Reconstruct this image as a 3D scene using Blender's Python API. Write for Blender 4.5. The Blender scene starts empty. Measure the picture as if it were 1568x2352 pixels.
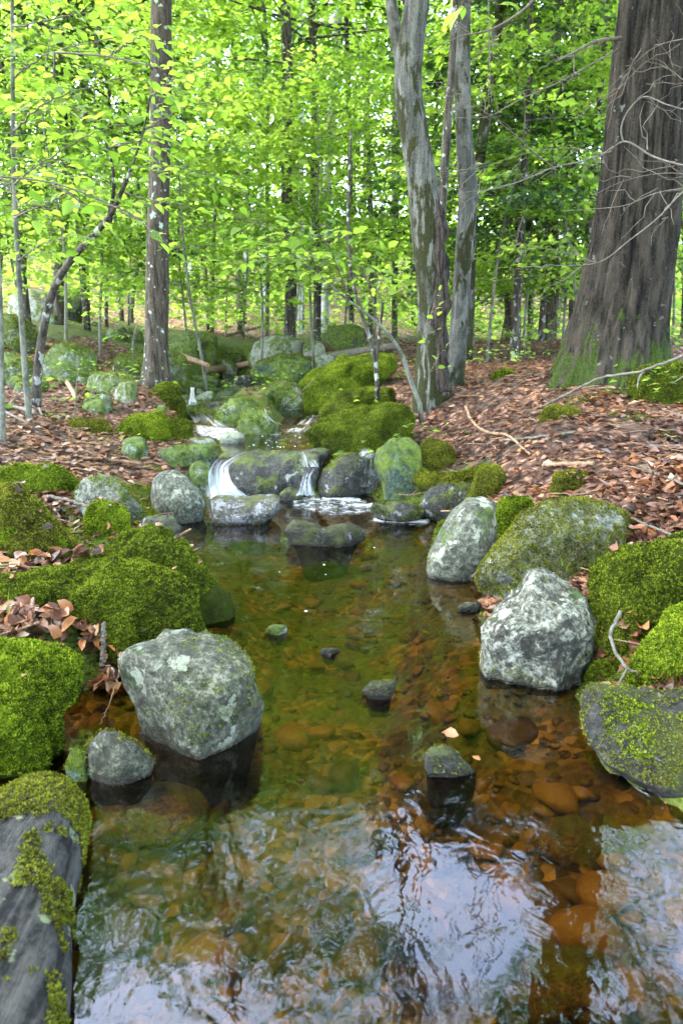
import bpy, bmesh, math, random
import numpy as np
from mathutils import Vector, Matrix

# ------------------------------------------------------------------ camera, sky, sun, exposure
SC = bpy.context.scene
COL = SC.collection
PITCH = math.radians(13.5)
CAMH = 1.0
FPX = 1568.0                      # focal length in the 1568 x 2352 frame the measurements were taken in
cam = bpy.data.cameras.new("camera")
cam.sensor_fit = 'VERTICAL'; cam.sensor_height = 36.0; cam.lens = 24.0
cam.clip_start = 0.02; cam.clip_end = 600.0
cam.dof.use_dof = True; cam.dof.focus_distance = 2.5; cam.dof.aperture_fstop = 5.0
camo = bpy.data.objects.new("camera", cam); COL.objects.link(camo)
camo.location = (0, 0, CAMH); camo.rotation_euler = (math.radians(90) - PITCH, 0, 0)
SC.camera = camo

SUN_EL, SUN_AZ = math.radians(60), math.radians(-95)      # azimuth from +Y towards +X
world = bpy.data.worlds.new("World"); SC.world = world; world.use_nodes = True
wn = world.node_tree; wn.nodes.clear()
sky = wn.nodes.new('ShaderNodeTexSky'); sky.sky_type = 'NISHITA'; sky.sun_disc = False
sky.sun_elevation = SUN_EL; sky.sun_rotation = SUN_AZ
sky.air_density = 1.0; sky.dust_density = 2.0; sky.ozone_density = 1.0
hs = wn.nodes.new('ShaderNodeHueSaturation'); hs.inputs['Saturation'].default_value = .8      # thin overcast: a greyer sky
bg = wn.nodes.new('ShaderNodeBackground'); bg.inputs['Strength'].default_value = 0.15
wo = wn.nodes.new('ShaderNodeOutputWorld')
wn.links.new(sky.outputs[0], hs.inputs['Color']); wn.links.new(hs.outputs[0], bg.inputs[0]); wn.links.new(bg.outputs[0], wo.inputs[0])
sl = bpy.data.lights.new("sun", 'SUN'); sl.energy = 0.9; sl.angle = math.radians(40); sl.color = (1.0, 0.95, 0.86)
so = bpy.data.objects.new("sun", sl); COL.objects.link(so)
sv = Vector((math.sin(SUN_AZ)*math.cos(SUN_EL), math.cos(SUN_AZ)*math.cos(SUN_EL), math.sin(SUN_EL)))
so.rotation_euler = sv.to_track_quat('Z', 'Y').to_euler(); so.location = sv*30
vs = SC.view_settings
vs.view_transform = 'Standard'; vs.look = 'None'; vs.gamma = 1.0; vs.use_curve_mapping = False
vs.exposure = 4.65
cy = SC.cycles
cy.use_denoising = True
cy.max_bounces = 8; cy.diffuse_bounces = 5; cy.glossy_bounces = 3; cy.transmission_bounces = 6; cy.transparent_max_bounces = 12
cy.caustics_reflective = False; cy.caustics_refractive = False
cy.sample_clamp_indirect = 6.0

# ------------------------------------------------------------------ helpers
RNG = np.random.default_rng(7)
CP, SP = math.cos(PITCH), math.sin(PITCH)
CAMP = np.array([0, 0, CAMH])
def ray(px, py):
    u, v = (px-784)/FPX, (1176-py)/FPX
    return np.array([u, CP + v*SP, -SP + v*CP])
def at(px, py, Y):
    d = ray(px, py); return CAMP + d*(Y/d[1])
def onz(px, py, z=0.0):
    d = ray(px, py); return CAMP + d*((z-CAMH)/d[2])
def nrm(a):
    a = np.asarray(a, float); return a/np.maximum(np.linalg.norm(a, axis=-1, keepdims=True), 1e-9)

def _hash(i, j, k, s):
    with np.errstate(over='ignore'):
        h = (i.astype(np.uint32)*np.uint32(374761393) + j.astype(np.uint32)*np.uint32(668265263)
             + k.astype(np.uint32)*np.uint32(2147483647) + np.uint32(s*974711 % 4294967295))
        h = (h ^ (h >> np.uint32(13)))*np.uint32(1274126177)
        h = (h ^ (h >> np.uint32(15)))*np.uint32(2246822519)
        h = h ^ (h >> np.uint32(16))
    return h.astype(np.float64)/2147483648.0 - 1.0
def noise(p, s=0):
    p = np.asarray(p, float)
    f0 = np.floor(p); f = p-f0; u = f*f*(3-2*f)
    i = f0.astype(np.int64)
    r = 0
    for dx in (0, 1):
        wx = u[:, 0] if dx else 1-u[:, 0]
        for dy in (0, 1):
            wy = u[:, 1] if dy else 1-u[:, 1]
            for dz in (0, 1):
                wz = u[:, 2] if dz else 1-u[:, 2]
                r = r + wx*wy*wz*_hash(i[:, 0]+dx, i[:, 1]+dy, i[:, 2]+dz, s)
    return r
def fbm(p, octaves=4, s=0, gain=0.5):
    p = np.asarray(p, float); r = 0; a = 1.0
    for o in range(octaves):
        r = r + a*noise(p*(2.03**o) + 17.3*o, s+o); a *= gain
    return r
def sstep(a, b, x):
    t = np.clip((x-a)/(b-a), 0, 1); return t*t*(3-2*t)

def obj(name, verts, faces, mat=None, parent=None, attrs=None, smooth=True, origin=None, link=True):
    """one mesh object; faces: (n,3) or (n,4) array, or a list of both"""
    verts = np.asarray(verts, float)
    base = np.zeros(3)
    if parent is not None: base = np.array(parent.get('base', (0, 0, 0)))
    if origin is not None: base = np.asarray(origin, float)
    me = bpy.data.meshes.new(name)
    fl = faces if isinstance(faces, list) else [faces]
    fl = [np.asarray(f, np.int64) for f in fl if len(f)]
    me.vertices.add(len(verts)); me.vertices.foreach_set('co', (verts-base).astype(np.float32).ravel())
    nl = sum(f.size for f in fl); nf = sum(len(f) for f in fl)
    me.loops.add(nl); me.polygons.add(nf)
    me.loops.foreach_set('vertex_index', np.concatenate([f.ravel() for f in fl]).astype(np.int32))
    tot = np.concatenate([np.full(len(f), f.shape[1]) for f in fl])
    st = np.concatenate([[0], np.cumsum(tot)[:-1]])
    me.polygons.foreach_set('loop_start', st.astype(np.int32))
    me.polygons.foreach_set('use_smooth', np.full(nf, bool(smooth)))
    for k, v in (attrs or {}).items():
        a = me.attributes.new(k, 'FLOAT', 'POINT'); a.data.foreach_set('value', np.asarray(v, np.float32))
    me.update(calc_edges=True)
    if mat: me.materials.append(mat)
    o = bpy.data.objects.new(name, me)
    if link: COL.objects.link(o)
    if parent is not None:
        o.parent = parent
        if origin is not None: o.location = base - np.array(parent.get('base', (0, 0, 0)))
    else:
        o.location = base; o['base'] = [float(x) for x in base]
    return o
def empty(name, loc):
    o = bpy.data.objects.new(name, None); COL.objects.link(o); o.location = loc; o.empty_display_size = .1
    o['base'] = [float(x) for x in loc]; return o
def tag(o, label=None, cat=None, group=None, kind=None):
    if label: o['label'] = label
    if cat: o['category'] = cat
    if group: o['group'] = group
    if kind: o['kind'] = kind
    return o

class Soup:
    """collects vertex / face arrays for one mesh"""
    def __init__(s): s.v = []; s.q = []; s.t = []; s.a = {}; s.n = 0
    def add(s, v, q=None, t=None, **attrs):
        v = np.asarray(v, float)
        if q is not None and len(q): s.q.append(np.asarray(q)+s.n)
        if t is not None and len(t): s.t.append(np.asarray(t)+s.n)
        for k, x in attrs.items(): s.a.setdefault(k, []).append(np.broadcast_to(x, (len(v),)))
        s.v.append(v); s.n += len(v)
    def build(s, name, mat, parent=None, origin=None, smooth=True):
        f = []
        if s.q: f.append(np.concatenate(s.q))
        if s.t: f.append(np.concatenate(s.t))
        return obj(name, np.concatenate(s.v), f, mat, parent, {k: np.concatenate(x) for k, x in s.a.items()}, smooth, origin)

def spline(pts, n):
    """Catmull-Rom through pts (rows may hold extra columns such as the radius)"""
    p = np.asarray(pts, float)
    if len(p) == 2: return p[0] + (p[1]-p[0])*np.linspace(0, 1, n)[:, None]
    d = np.concatenate([[0], np.cumsum(np.linalg.norm(np.diff(p[:, :3], axis=0), axis=1)+1e-9)])
    u = np.linspace(0, d[-1], n); i = np.clip(np.searchsorted(d, u, 'right')-1, 0, len(p)-2)
    t = ((u-d[i])/(d[i+1]-d[i]))[:, None]
    sl_ = np.diff(p, axis=0)/np.diff(d)[:, None]; w = np.diff(d)[:, None]
    m = np.vstack([sl_[:1], (sl_[:-1]*w[1:]+sl_[1:]*w[:-1])/(w[1:]+w[:-1]), sl_[-1:]]); L = (d[i+1]-d[i])[:, None]
    return (2*t**3-3*t*t+1)*p[i] + (t**3-2*t*t+t)*L*m[i] + (3*t*t-2*t**3)*p[i+1] + (t**3-t*t)*L*m[i+1]
def tube(path, rad, sides=8, disp=None, cap=True):
    path = np.asarray(path, float); n = len(path)
    rad = np.broadcast_to(np.asarray(rad, float), (n,))
    T = nrm(np.gradient(path, axis=0))
    ref = np.array([1., 0, 0]) if abs(T[:, 0]).mean() < .8 else np.array([0, 0, 1.])
    A = nrm(np.cross(T, np.cross(np.broadcast_to(ref, T.shape), T))); B = np.cross(T, A)
    th = np.linspace(0, 2*math.pi, sides, endpoint=False)
    R = rad[:, None]*np.ones(sides)[None]
    if disp is not None: R = R + disp(path, th, rad)
    v = path[:, None] + R[:, :, None]*(np.cos(th)[None, :, None]*A[:, None] + np.sin(th)[None, :, None]*B[:, None])
    v = v.reshape(-1, 3)
    i = np.arange(n-1)[:, None]*sides; j = np.arange(sides)[None]; k = (j+1) % sides
    q = np.stack([i+j, i+k, i+sides+k, i+sides+j], -1).reshape(-1, 4)
    t = None
    if cap:
        v = np.vstack([v, path[:1], path[-1:]]); c0, c1 = n*sides, n*sides+1
        jj = np.arange(sides); kk = (jj+1) % sides
        t = np.vstack([np.stack([np.full(sides, c0), kk, jj], 1), np.stack([np.full(sides, c1), (n-1)*sides+jj, (n-1)*sides+kk], 1)])
    return v, q, t

_ico = {}
def ico(sub):
    if sub not in _ico:
        bm = bmesh.new(); bmesh.ops.create_icosphere(bm, subdivisions=sub, radius=1.0)
        v = np.array([x.co[:] for x in bm.verts]); f = np.array([[x.index for x in g.verts] for g in bm.faces]); bm.free()
        _ico[sub] = (v, f)
    return _ico[sub]

# ------------------------------------------------------------------ shader helpers
class Mat:
    def __init__(s, name):
        s.m = bpy.data.materials.new(name); s.m.use_nodes = True; s.nt = s.m.node_tree; s.nt.nodes.clear()
        s.out = s.n('ShaderNodeOutputMaterial')
        s._pos = None
    def n(s, typ, ins=None, **props):
        x = s.nt.nodes.new(typ)
        for k, v in props.items(): setattr(x, k, v)
        for k, v in (ins or {}).items():
            sock = x.inputs[k]
            if isinstance(v, bpy.types.NodeSocket): s.nt.links.new(v, sock)
            elif v is not None:
                if sock.type == 'RGBA' and len(v) == 3: v = (*v, 1)
                sock.default_value = v
        return x
    def pos(s, sc=(1, 1, 1), objspace=False):
        if objspace: p = s.n('ShaderNodeTexCoord').outputs['Object']
        else: p = s.n('ShaderNodeNewGeometry').outputs['Position']
        if sc == (1, 1, 1): return p
        return s.n('ShaderNodeVectorMath', {0: p, 1: sc}, operation='MULTIPLY').outputs[0]
    def noise(s, vec, scale, detail=4, rough=.55, dist=0.):
        return s.n('ShaderNodeTexNoise', {'Vector': vec, 'Scale': scale, 'Detail': detail, 'Roughness': rough, 'Distortion': dist}).outputs['Fac']
    def ramp(s, fac, stops, interp='LINEAR'):
        x = s.n('ShaderNodeValToRGB', {'Fac': fac}); r = x.color_ramp; r.interpolation = interp
        while len(r.elements) < len(stops): r.elements.new(.5)
        for e, (p, c) in zip(r.elements, stops):
            e.position = p; e.color = (*c, 1) if not isinstance(c, (int, float)) else (c, c, c, 1)
        return x.outputs['Color']
    def math(s, op, a, b=0., clamp=False):
        return s.n('ShaderNodeMath', {0: a, 1: b}, operation=op, use_clamp=clamp).outputs[0]
    def rng(s, v, a, b, c=0., d=1.):
        return s.n('ShaderNodeMapRange', {'Value': v, 'From Min': a, 'From Max': b, 'To Min': c, 'To Max': d}, interpolation_type='SMOOTHSTEP').outputs[0]
    def mix(s, fac, a, b, blend='MIX'):
        x = s.n('ShaderNodeMix', data_type='RGBA', blend_type=blend)
        for sock, v in ((x.inputs[0], fac), (x.inputs[6], a), (x.inputs[7], b)):
            if isinstance(v, bpy.types.NodeSocket): s.nt.links.new(v, sock)
            elif sock.type == 'RGBA': sock.default_value = (*v[:3], 1)
            else: sock.default_value = v
        return x.outputs[2]
    def attr(s, name): return s.n('ShaderNodeAttribute', attribute_name=name).outputs['Fac']
    def bump(s, h, dist, strength=1., normal=None):
        return s.n('ShaderNodeBump', {'Height': h, 'Distance': dist, 'Strength': strength, 'Normal': normal}).outputs[0]
    def pbr(s, col, rough=.7, spec=.4, normal=None, **kw):
        d = {'Base Color': col, 'Roughness': rough, 'Specular IOR Level': spec, 'Normal': normal}; d.update(kw)
        return s.n('ShaderNodeBsdfPrincipled', d).outputs[0]
    def done(s, surf):
        s.nt.links.new(surf, s.out.inputs['Surface']); return s.m

def m_rock(name, dark, mid, light, lichen=(.25, .27, .20), lich=.0, moss=0., mosscol=((.03, .05, .008), (.12, .17, .02)), sc=1., wet=0.03, rough=.8, speck=.5, bumpd=.02, black=0.):
    m = Mat(name); p = m.pos()
    a = m.noise(p, 7*sc, 8, .68); b = m.noise(p, 60*sc, 5, .7); c = m.noise(p, 22*sc, 6, .6, .4)
    f = m.math('ADD', m.math('ADD', m.math('MULTIPLY', a, .5-.5*speck), m.math('MULTIPLY', c, .5-.5*speck)), m.math('MULTIPLY', b, speck))
    col = m.ramp(f, [(.425, dark), (.5, mid), (.575, light)])
    sp_ = m.noise(p, 150*sc, 3, .6)
    col = m.mix(m.math('MULTIPLY', m.rng(sp_, .56, .62), .75), col, tuple(x*.35 for x in mid))
    if black:
        k = m.noise(p, 11*sc, 9, .7, .8)
        col = m.mix(m.math('MULTIPLY', m.rng(k, .5, .57), black), col, (.025, .024, .018))
    if lich:
        l = m.noise(p, 13*sc, 10, .62, .3)
        col = m.mix(m.rng(l, .62-.16*lich, .66-.16*lich), col, m.mix(b, lichen, tuple(x*.7 for x in lichen)))
    if moss:
        nz = m.n('ShaderNodeSeparateXYZ', {0: m.n('ShaderNodeNewGeometry').outputs['Normal']}).outputs[2]
        q = m.math('ADD', m.math('MULTIPLY', nz, .09), m.noise(p, 6*sc, 10, .65, .5))
        msk = m.rng(q, .72-.3*moss, .78-.3*moss)
        col = m.mix(msk, col, m.ramp(c, [(.35, mosscol[0]), (.65, mosscol[1])]))
    r = rough
    if wet:
        z = m.n('ShaderNodeSeparateXYZ', {0: p}).outputs[2]
        w = m.rng(m.math('ADD', z, m.math('MULTIPLY', a, -wet)), -wet*.4, wet*.45, 1., 0.)
        col = m.mix(w, col, (.33, .31, .26), 'MULTIPLY'); r = m.math('SUBTRACT', rough, m.math('MULTIPLY', w, rough-.22))
    h = m.math('ADD', m.math('MULTIPLY', a, 1.), m.math('ADD', m.math('MULTIPLY', c, .6), m.math('MULTIPLY', b, .45)))
    return m.done(m.pbr(col, r, .35, m.bump(h, bumpd*1.6, 1.)))

def m_moss(name, stops, base=False, sheen=True):
    m = Mat(name); p = m.pos()
    a = m.noise(p, 5, 5, .6); b = m.noise(p, 34, 4, .7)
    if base:
        col = m.ramp(m.math('ADD', m.math('MULTIPLY', a, .6), m.math('MULTIPLY', b, .4)), stops)
        return m.done(m.pbr(col, .95, .1, m.bump(m.noise(p, 120, 6, .8), .02)))
    f = m.math('ADD', m.math('MULTIPLY', m.attr('rnd'), .45), m.math('ADD', m.math('MULTIPLY', a, .95), m.math('ADD', m.math('MULTIPLY', b, .5), -.49)))
    col = m.ramp(f, stops)
    d = m.n('ShaderNodeBsdfDiffuse', {'Color': col}).outputs[0]; t = m.n('ShaderNodeBsdfTranslucent', {'Color': col}).outputs[0]
    return m.done(m.n('ShaderNodeMixShader', {0: .3, 1: d, 2: t}).outputs[0])

def m_leaf(name, stops, trans=.5, rough=.45, tcol=None, spec=.35):
    m = Mat(name); f = m.attr('rnd')
    col = m.ramp(f, stops)
    tc = m.ramp(f, tcol) if tcol else col
    a = m.pbr(col, rough, spec); t = m.n('ShaderNodeBsdfTranslucent', {'Color': tc}).outputs[0]
    return m.done(m.n('ShaderNodeMixShader', {0: trans, 1: a, 2: t}).outputs[0])

def m_bark(name, dark, light, vs=(26, 26, 3.5), lichen=None, lich=0., moss=None, bumpd=.02, mossz=None, rough=.9, blotch=0.):
    """vertical furrowed bark; moss=(amount, colour), mossz=(z0, z1): moss thins out between these heights"""
    m = Mat(name); p = m.pos(); ps = m.pos(vs)
    a = m.noise(ps, 1, 6, .65, .3); b = m.noise(p, 70, 4, .6); c = m.noise(p, 9, 7, .6, .4)
    f = m.math('ADD', m.math('MULTIPLY', a, .75), m.math('MULTIPLY', b, .25))
    col = m.ramp(f, [(.41, dark), (.585, light)])
    if blotch:
        col = m.mix(m.math('MULTIPLY', m.rng(m.noise(m.pos((3, 3, 1.2)), 3, 8, .6, .6), .5, .56), blotch), col, tuple(x*.3 for x in light))
    if lichen:
        col = m.mix(m.rng(m.noise(p, 14, 8, .55, .2), .66-.15*lich, .70-.15*lich), col, lichen)
    if moss:
        q = m.noise(m.pos((1, 1, .5)), 8, 9, .62, .5)
        z = m.n('ShaderNodeSeparateXYZ', {0: p}).outputs[2]
        if mossz: q = m.math('ADD', q, m.rng(z, mossz[0], mossz[1], .12, -.34))
        if mossz: q = m.math('ADD', q, m.math('MULTIPLY', m.math('SUBTRACT', a, .5), -.5))
        col = m.mix(m.rng(q, .62-.2*moss[0], .68-.2*moss[0]), col, m.ramp(b, [(.3, tuple(x*.35 for x in moss[1])), (.7, moss[1])]))
    h = m.math('ADD', a, m.math('ADD', m.math('MULTIPLY', b, .25), m.math('MULTIPLY', c, .3)))
    return m.done(m.pbr(col, rough, .2, m.bump(h, bumpd)))

def m_plain(name, stops, scale=20, rough=.8, spec=.3, bumpd=.004, objrnd=False, wetz=False):
    m = Mat(name); p = m.pos()
    f = m.noise(p, scale, 6, .65)
    if objrnd:
        r = m.n('ShaderNodeObjectInfo').outputs['Random']
        f = m.math('ADD', m.math('MULTIPLY', f, .45), m.math('MULTIPLY', r, .55))
    return m.done(m.pbr(m.ramp(f, stops), rough, spec, m.bump(m.noise(p, scale*4, 5, .6), bumpd)))
# ------------------------------------------------------------------ materials
M = {}
M['granite'] = m_rock('granite', (.018, .019, .012), (.07, .074, .048), (.19, .19, .14), lich=.25, moss=.3, mosscol=((.012, .025, .006), (.05, .085, .012)), black=.5, speck=.5)
M['quartz'] = m_rock('quartz', (.03, .03, .02), (.17, .172, .13), (.40, .40, .33), lich=.25, lichen=(.44, .45, .36), moss=.25, mosscol=((.012, .022, .006), (.07, .11, .03)), black=.85, speck=.55, bumpd=.03)
M['pale_granite'] = m_rock('pale_granite', (.03, .032, .022), (.11, .118, .085), (.23, .24, .19), lich=.32, lichen=(.34, .36, .28), moss=.28, mosscol=((.03, .05, .012), (.10, .14, .03)), black=.35)
M['mossy_rock'] = m_rock('mossy_rock', (.03, .035, .022), (.085, .10, .06), (.2, .23, .16), lich=.4, lichen=(.20, .30, .22), moss=.85, mosscol=((.022, .04, .008), (.10, .15, .02)), wet=0)
M['green_rock'] = m_rock('green_rock', (.012, .02, .012), (.03, .05, .03), (.07, .10, .07), lich=.4, lichen=(.08, .125, .085), moss=.95, mosscol=((.02, .04, .006), (.11, .15, .015)), wet=0)
M['grey_rock'] = m_rock('grey_rock', (.06, .065, .05), (.17, .18, .15), (.33, .35, .30), lich=.8, moss=.62, mosscol=((.03, .05, .01), (.11, .15, .025)), wet=0)
M['wet_rock'] = m_rock('wet_rock', (.010, .010, .008), (.026, .025, .021), (.07, .07, .065), lich=.2, lichen=(.25, .27, .24), moss=.55, mosscol=((.02, .028, .006), (.09, .11, .015)), wet=.05, rough=.5)
M['slab_rock'] = m_rock('slab_rock', (.03, .03, .024), (.085, .085, .078), (.28, .28, .29), lich=.3, lichen=(.32, .32, .33), moss=.62, mosscol=((.03, .032, .008), (.10, .10, .02)), rough=.5)
M['dark_slab'] = m_rock('dark_slab', (.007, .007, .005), (.020, .019, .013), (.055, .053, .045), lich=.05, lichen=(.22, .22, .24), moss=.62, mosscol=((.016, .018, .006), (.05, .058, .012)), rough=.7)
MOSS = {
 'bright': [(.18, (.022, .028, .005)), (.40, (.095, .14, .010)), (.64, (.22, .29, .018)), (.92, (.37, .42, .045))],
 'green':  [(.18, (.02, .020, .006)), (.40, (.068, .092, .009)), (.64, (.165, .21, .016)), (.92, (.31, .34, .04))],
 'olive':  [(.15, (.025, .022, .008)), (.36, (.085, .088, .012)), (.62, (.18, .195, .02)), (.9, (.31, .33, .04))],
}
for k, s in MOSS.items():
    M['moss_'+k] = m_moss('moss_'+k, s)
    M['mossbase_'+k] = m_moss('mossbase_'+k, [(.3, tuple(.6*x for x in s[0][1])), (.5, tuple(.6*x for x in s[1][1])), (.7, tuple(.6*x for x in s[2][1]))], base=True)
LEAFSTOPS = [(0, (.055, .12, .022)), (.35, (.11, .20, .03)), (.75, (.16, .26, .04)), (1, (.20, .30, .055))]
LEAFT = [(0, (.15, .29, .025)), (.4, (.28, .47, .04)), (.8, (.39, .57, .06)), (1, (.46, .62, .09))]
M['beech_leaf'] = m_leaf('beech_leaf', LEAFSTOPS, .58, .42, LEAFT)
M['far_leaf'] = m_leaf('far_leaf', LEAFSTOPS, .6, .6, LEAFT, .2)
M['canopy_leaf'] = m_leaf('canopy_leaf', [(0, (.03, .08, .008)), (1, (.10, .20, .02))], .4, .6, [(0, (.08, .22, .012)), (1, (.20, .40, .03))], .2)
M['hemlock'] = m_leaf('hemlock', [(0, (.012, .03, .012)), (.5, (.025, .06, .022)), (1, (.07, .14, .03))], .3, .5, [(0, (.02, .06, .015)), (1, (.10, .22, .03))])
M['litter'] = m_leaf('litter', [(0, (.022, .011, .007)), (.24, (.065, .027, .015)), (.5, (.135, .058, .032)), (.7, (.205, .10, .06)), (.83, (.27, .095, .03)), (.95, (.31, .18, .11)), (1, (.42, .29, .20))], .15, .42, None, .45)
M['pile_leaf'] = m_leaf('pile_leaf', [(0, (.035, .016, .012)), (.3, (.10, .04, .028)), (.55, (.22, .09, .05)), (.8, (.42, .17, .06)), (1, (.50, .27, .15))], .18, .36, None, .5)
M['twig'] = m_plain('twig', [(.3, (.05, .04, .03)), (.7, (.16, .13, .10))], 30)
M['pale_twig'] = m_plain('pale_twig', [(.3, (.06, .055, .043)), (.7, (.17, .155, .125))], 30)
M['brown_stick'] = m_plain('brown_stick', [(.3, (.12, .07, .04)), (.7, (.34, .22, .13))], 25)
M['birch'] = m_bark('birch', (.30, .30, .29), (.62, .63, .62), (5, 5, 16), bumpd=.004, blotch=.5)
M['dark_bark'] = m_bark('dark_bark', (.018, .016, .012), (.09, .08, .065), lichen=(.28, .30, .27), lich=.5)
M['brown_bark'] = m_bark('brown_bark', (.03, .024, .018), (.12, .10, .08))
M['hemlock_bark'] = m_bark('hemlock_bark', (.005, .0045, .0035), (.052, .043, .033), (17, 17, 2.4), lichen=(.12, .12, .10), lich=.0, moss=(.55, (.05, .08, .012)), mossz=(.45, 2.2), bumpd=.05)
M['grey_bark'] = m_bark('grey_bark', (.022, .022, .018), (.125, .126, .11), (18, 18, 1.6), moss=(.5, (.03, .033, .01)), mossz=(.4, 8.), bumpd=.012, blotch=.45)
M['pale_bark'] = m_bark('pale_bark', (.035, .035, .03), (.135, .136, .122), (10, 10, 3), moss=(.72, (.03, .034, .010)), bumpd=.008, blotch=.65)
M['ash_bark'] = m_bark('ash_bark', (.018, .014, .010), (.085, .07, .054), (34, 34, 5), lichen=(.28, .38, .31), lich=.3, moss=(.1, (.10, .14, .02)), mossz=(.55, .95), bumpd=.012)
M['sapling_bark'] = m_bark('sapling_bark', (.055, .057, .045), (.17, .175, .14), (14, 14, 6), moss=(.1, (.10, .13, .03)), bumpd=.004)

def m_ground():
    m = Mat('forest_floor'); p = m.pos()
    wp = m.n('ShaderNodeVectorMath', {0: p, 1: m.n('ShaderNodeVectorMath', {0: m.n('ShaderNodeTexNoise', {'Vector': p, 'Scale': 11.}).outputs['Color'], 1: (.09, .09, .09)}, operation='MULTIPLY').outputs[0]}, operation='ADD').outputs[0]
    vo = m.n('ShaderNodeTexVoronoi', {'Vector': m.n('ShaderNodeVectorMath', {0: wp, 1: (1, 1.5, .6)}, operation='MULTIPLY').outputs[0], 'Scale': 19.})
    r = m.n('ShaderNodeSeparateXYZ', {0: vo.outputs['Color']}).outputs[0]
    leaf = m.ramp(r, [(0, (.03, .016, .011)), (.3, (.11, .055, .036)), (.55, (.24, .125, .085)), (.8, (.36, .20, .14)), (1, (.42, .20, .09))])
    edge = m.rng(vo.outputs['Distance'], .25, .62, 0., 1.)
    leaf = m.mix(m.math('MULTIPLY', edge, .75), leaf, (.02, .013, .010))
    soil = m.ramp(m.noise(p, 60, 6, .7), [(.35, (.012, .009, .007)), (.65, (.06, .042, .03))])
    col = m.mix(m.rng(m.noise(p, 3.5, 5, .6), .36, .5), soil, leaf)
    a = m.noise(p, 9, 6, .7); b = m.noise(p, 75, 4, .7)
    mossc = m.ramp(m.math('ADD', m.math('MULTIPLY', a, .5), m.math('MULTIPLY', b, .5)), [(.33, (.016, .026, .005)), (.5, (.065, .09, .012)), (.66, (.14, .17, .02))])
    col = m.mix(m.rng(m.math('ADD', m.attr('moss'), m.math('MULTIPLY', m.math('SUBTRACT', a, .5), .9)), .42, .58), col, mossc)
    col = m.mix(m.attr('wet'), col, (.22, .2, .17), 'MULTIPLY')
    h = m.math('ADD', m.math('MULTIPLY', vo.outputs['Distance'], -.6), m.math('ADD', m.math('MULTIPLY', b, .5), r))
    return m.done(m.pbr(col, .8, .25, m.bump(h, .022)))
M['ground'] = m_ground()
def m_bed():
    m = Mat('stream_bed'); p = m.pos()
    vo = m.n('ShaderNodeTexVoronoi', {'Vector': p, 'Scale': 34.}); r = m.n('ShaderNodeSeparateXYZ', {0: vo.outputs['Color']}).outputs[0]
    col = m.ramp(r, [(0, (.03, .021, .007)), (.4, (.11, .074, .022)), (.75, (.21, .14, .042)), (1, (.32, .22, .075))])
    col = m.mix(m.rng(m.noise(p, 3, 5, .6), .4, .6), col, m.ramp(m.noise(p, 50, 6, .7), [(.3, (.024, .019, .006)), (.7, (.095, .07, .02))]))
    y = m.n('ShaderNodeSeparateXYZ', {0: p}).outputs[1]      # green canopy reflection painted into the bed, mid pool
    green_refl = m.math('MULTIPLY', m.math('MULTIPLY', m.rng(y, 1.5, 2.1), m.rng(y, 4.6, 3.6)), m.rng(m.noise(p, 6, 6, .65), .38, .56))
    col = m.mix(m.math('MULTIPLY', green_refl, .85), col, (.06, .11, .02))
    return m.done(m.pbr(col, .6, .3, m.bump(m.math('MULTIPLY', vo.outputs['Distance'], -1.), .012)))
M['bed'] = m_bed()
M['pebble'] = m_plain('pebble', [(.2, (.03, .021, .008)), (.42, (.09, .060, .021)), (.6, (.21, .125, .040)), (.72, (.18, .135, .06))], 18, .5, objrnd=True)

def m_water(name, tint, rip, roughn=.02):
    m = Mat(name); p = m.pos((1, .8, 1))
    a = m.noise(p, 7, 2, .5, 1.5); b = m.noise(p, 26, 2, .5, .8)
    h = m.math('ADD', a, m.math('MULTIPLY', b, .26))
    nb = m.bump(h, rip)
    fr = m.n('ShaderNodeFresnel', {'IOR': 1.5, 'Normal': nb}).outputs[0]
    tr = m.n('ShaderNodeBsdfTransparent', {'Color': tint}).outputs[0]
    gl = m.n('ShaderNodeBsdfGlossy', {'Color': (1, 1, 1), 'Roughness': roughn, 'Normal': nb}).outputs[0]
    return m.done(m.n('ShaderNodeMixShader', {0: fr, 1: tr, 2: gl}).outputs[0])
M['water'] = m_water('pool_water', (.66, .50, .22), .0019, .04)
M['fast_water'] = m_water('fast_water', (.72, .66, .5), .05, .08)
def m_foam(name, lo, hi, sc=(1, 1, 1), opacity=1., flow=False):
    m = Mat(name)
    if flow:
        v = m.n('ShaderNodeCombineXYZ', {0: m.attr('fu'), 1: m.attr('fv')}).outputs[0]
        k = m.math('ADD', m.noise(m.n('ShaderNodeVectorMath', {0: v, 1: (8, 1.1, 1)}, operation='MULTIPLY').outputs[0], 1, 6, .6, .25), m.attr('fa'))
    else:
        k = m.math('ADD', m.noise(m.pos(sc), 14, 8, .65, 1.), m.attr('fa'))
    f = m.math('MULTIPLY', m.rng(k, lo, hi), opacity)
    w = m.pbr((.78, .80, .84), .35, .5)
    t = m.n('ShaderNodeBsdfTranslucent', {'Color': (.8, .82, .86)}).outputs[0]
    w = m.n('ShaderNodeMixShader', {0: .35, 1: w, 2: t}).outputs[0]
    tr = m.n('ShaderNodeBsdfTransparent', {'Color': (1, 1, 1)}).outputs[0]
    return m.done(m.n('ShaderNodeMixShader', {0: f, 1: tr, 2: w}).outputs[0])
M['fall'] = m_foam('falling_water', .36, .82, opacity=.85, flow=True)
M['foam'] = m_foam('foam', .42, .7, opacity=.9)

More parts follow.
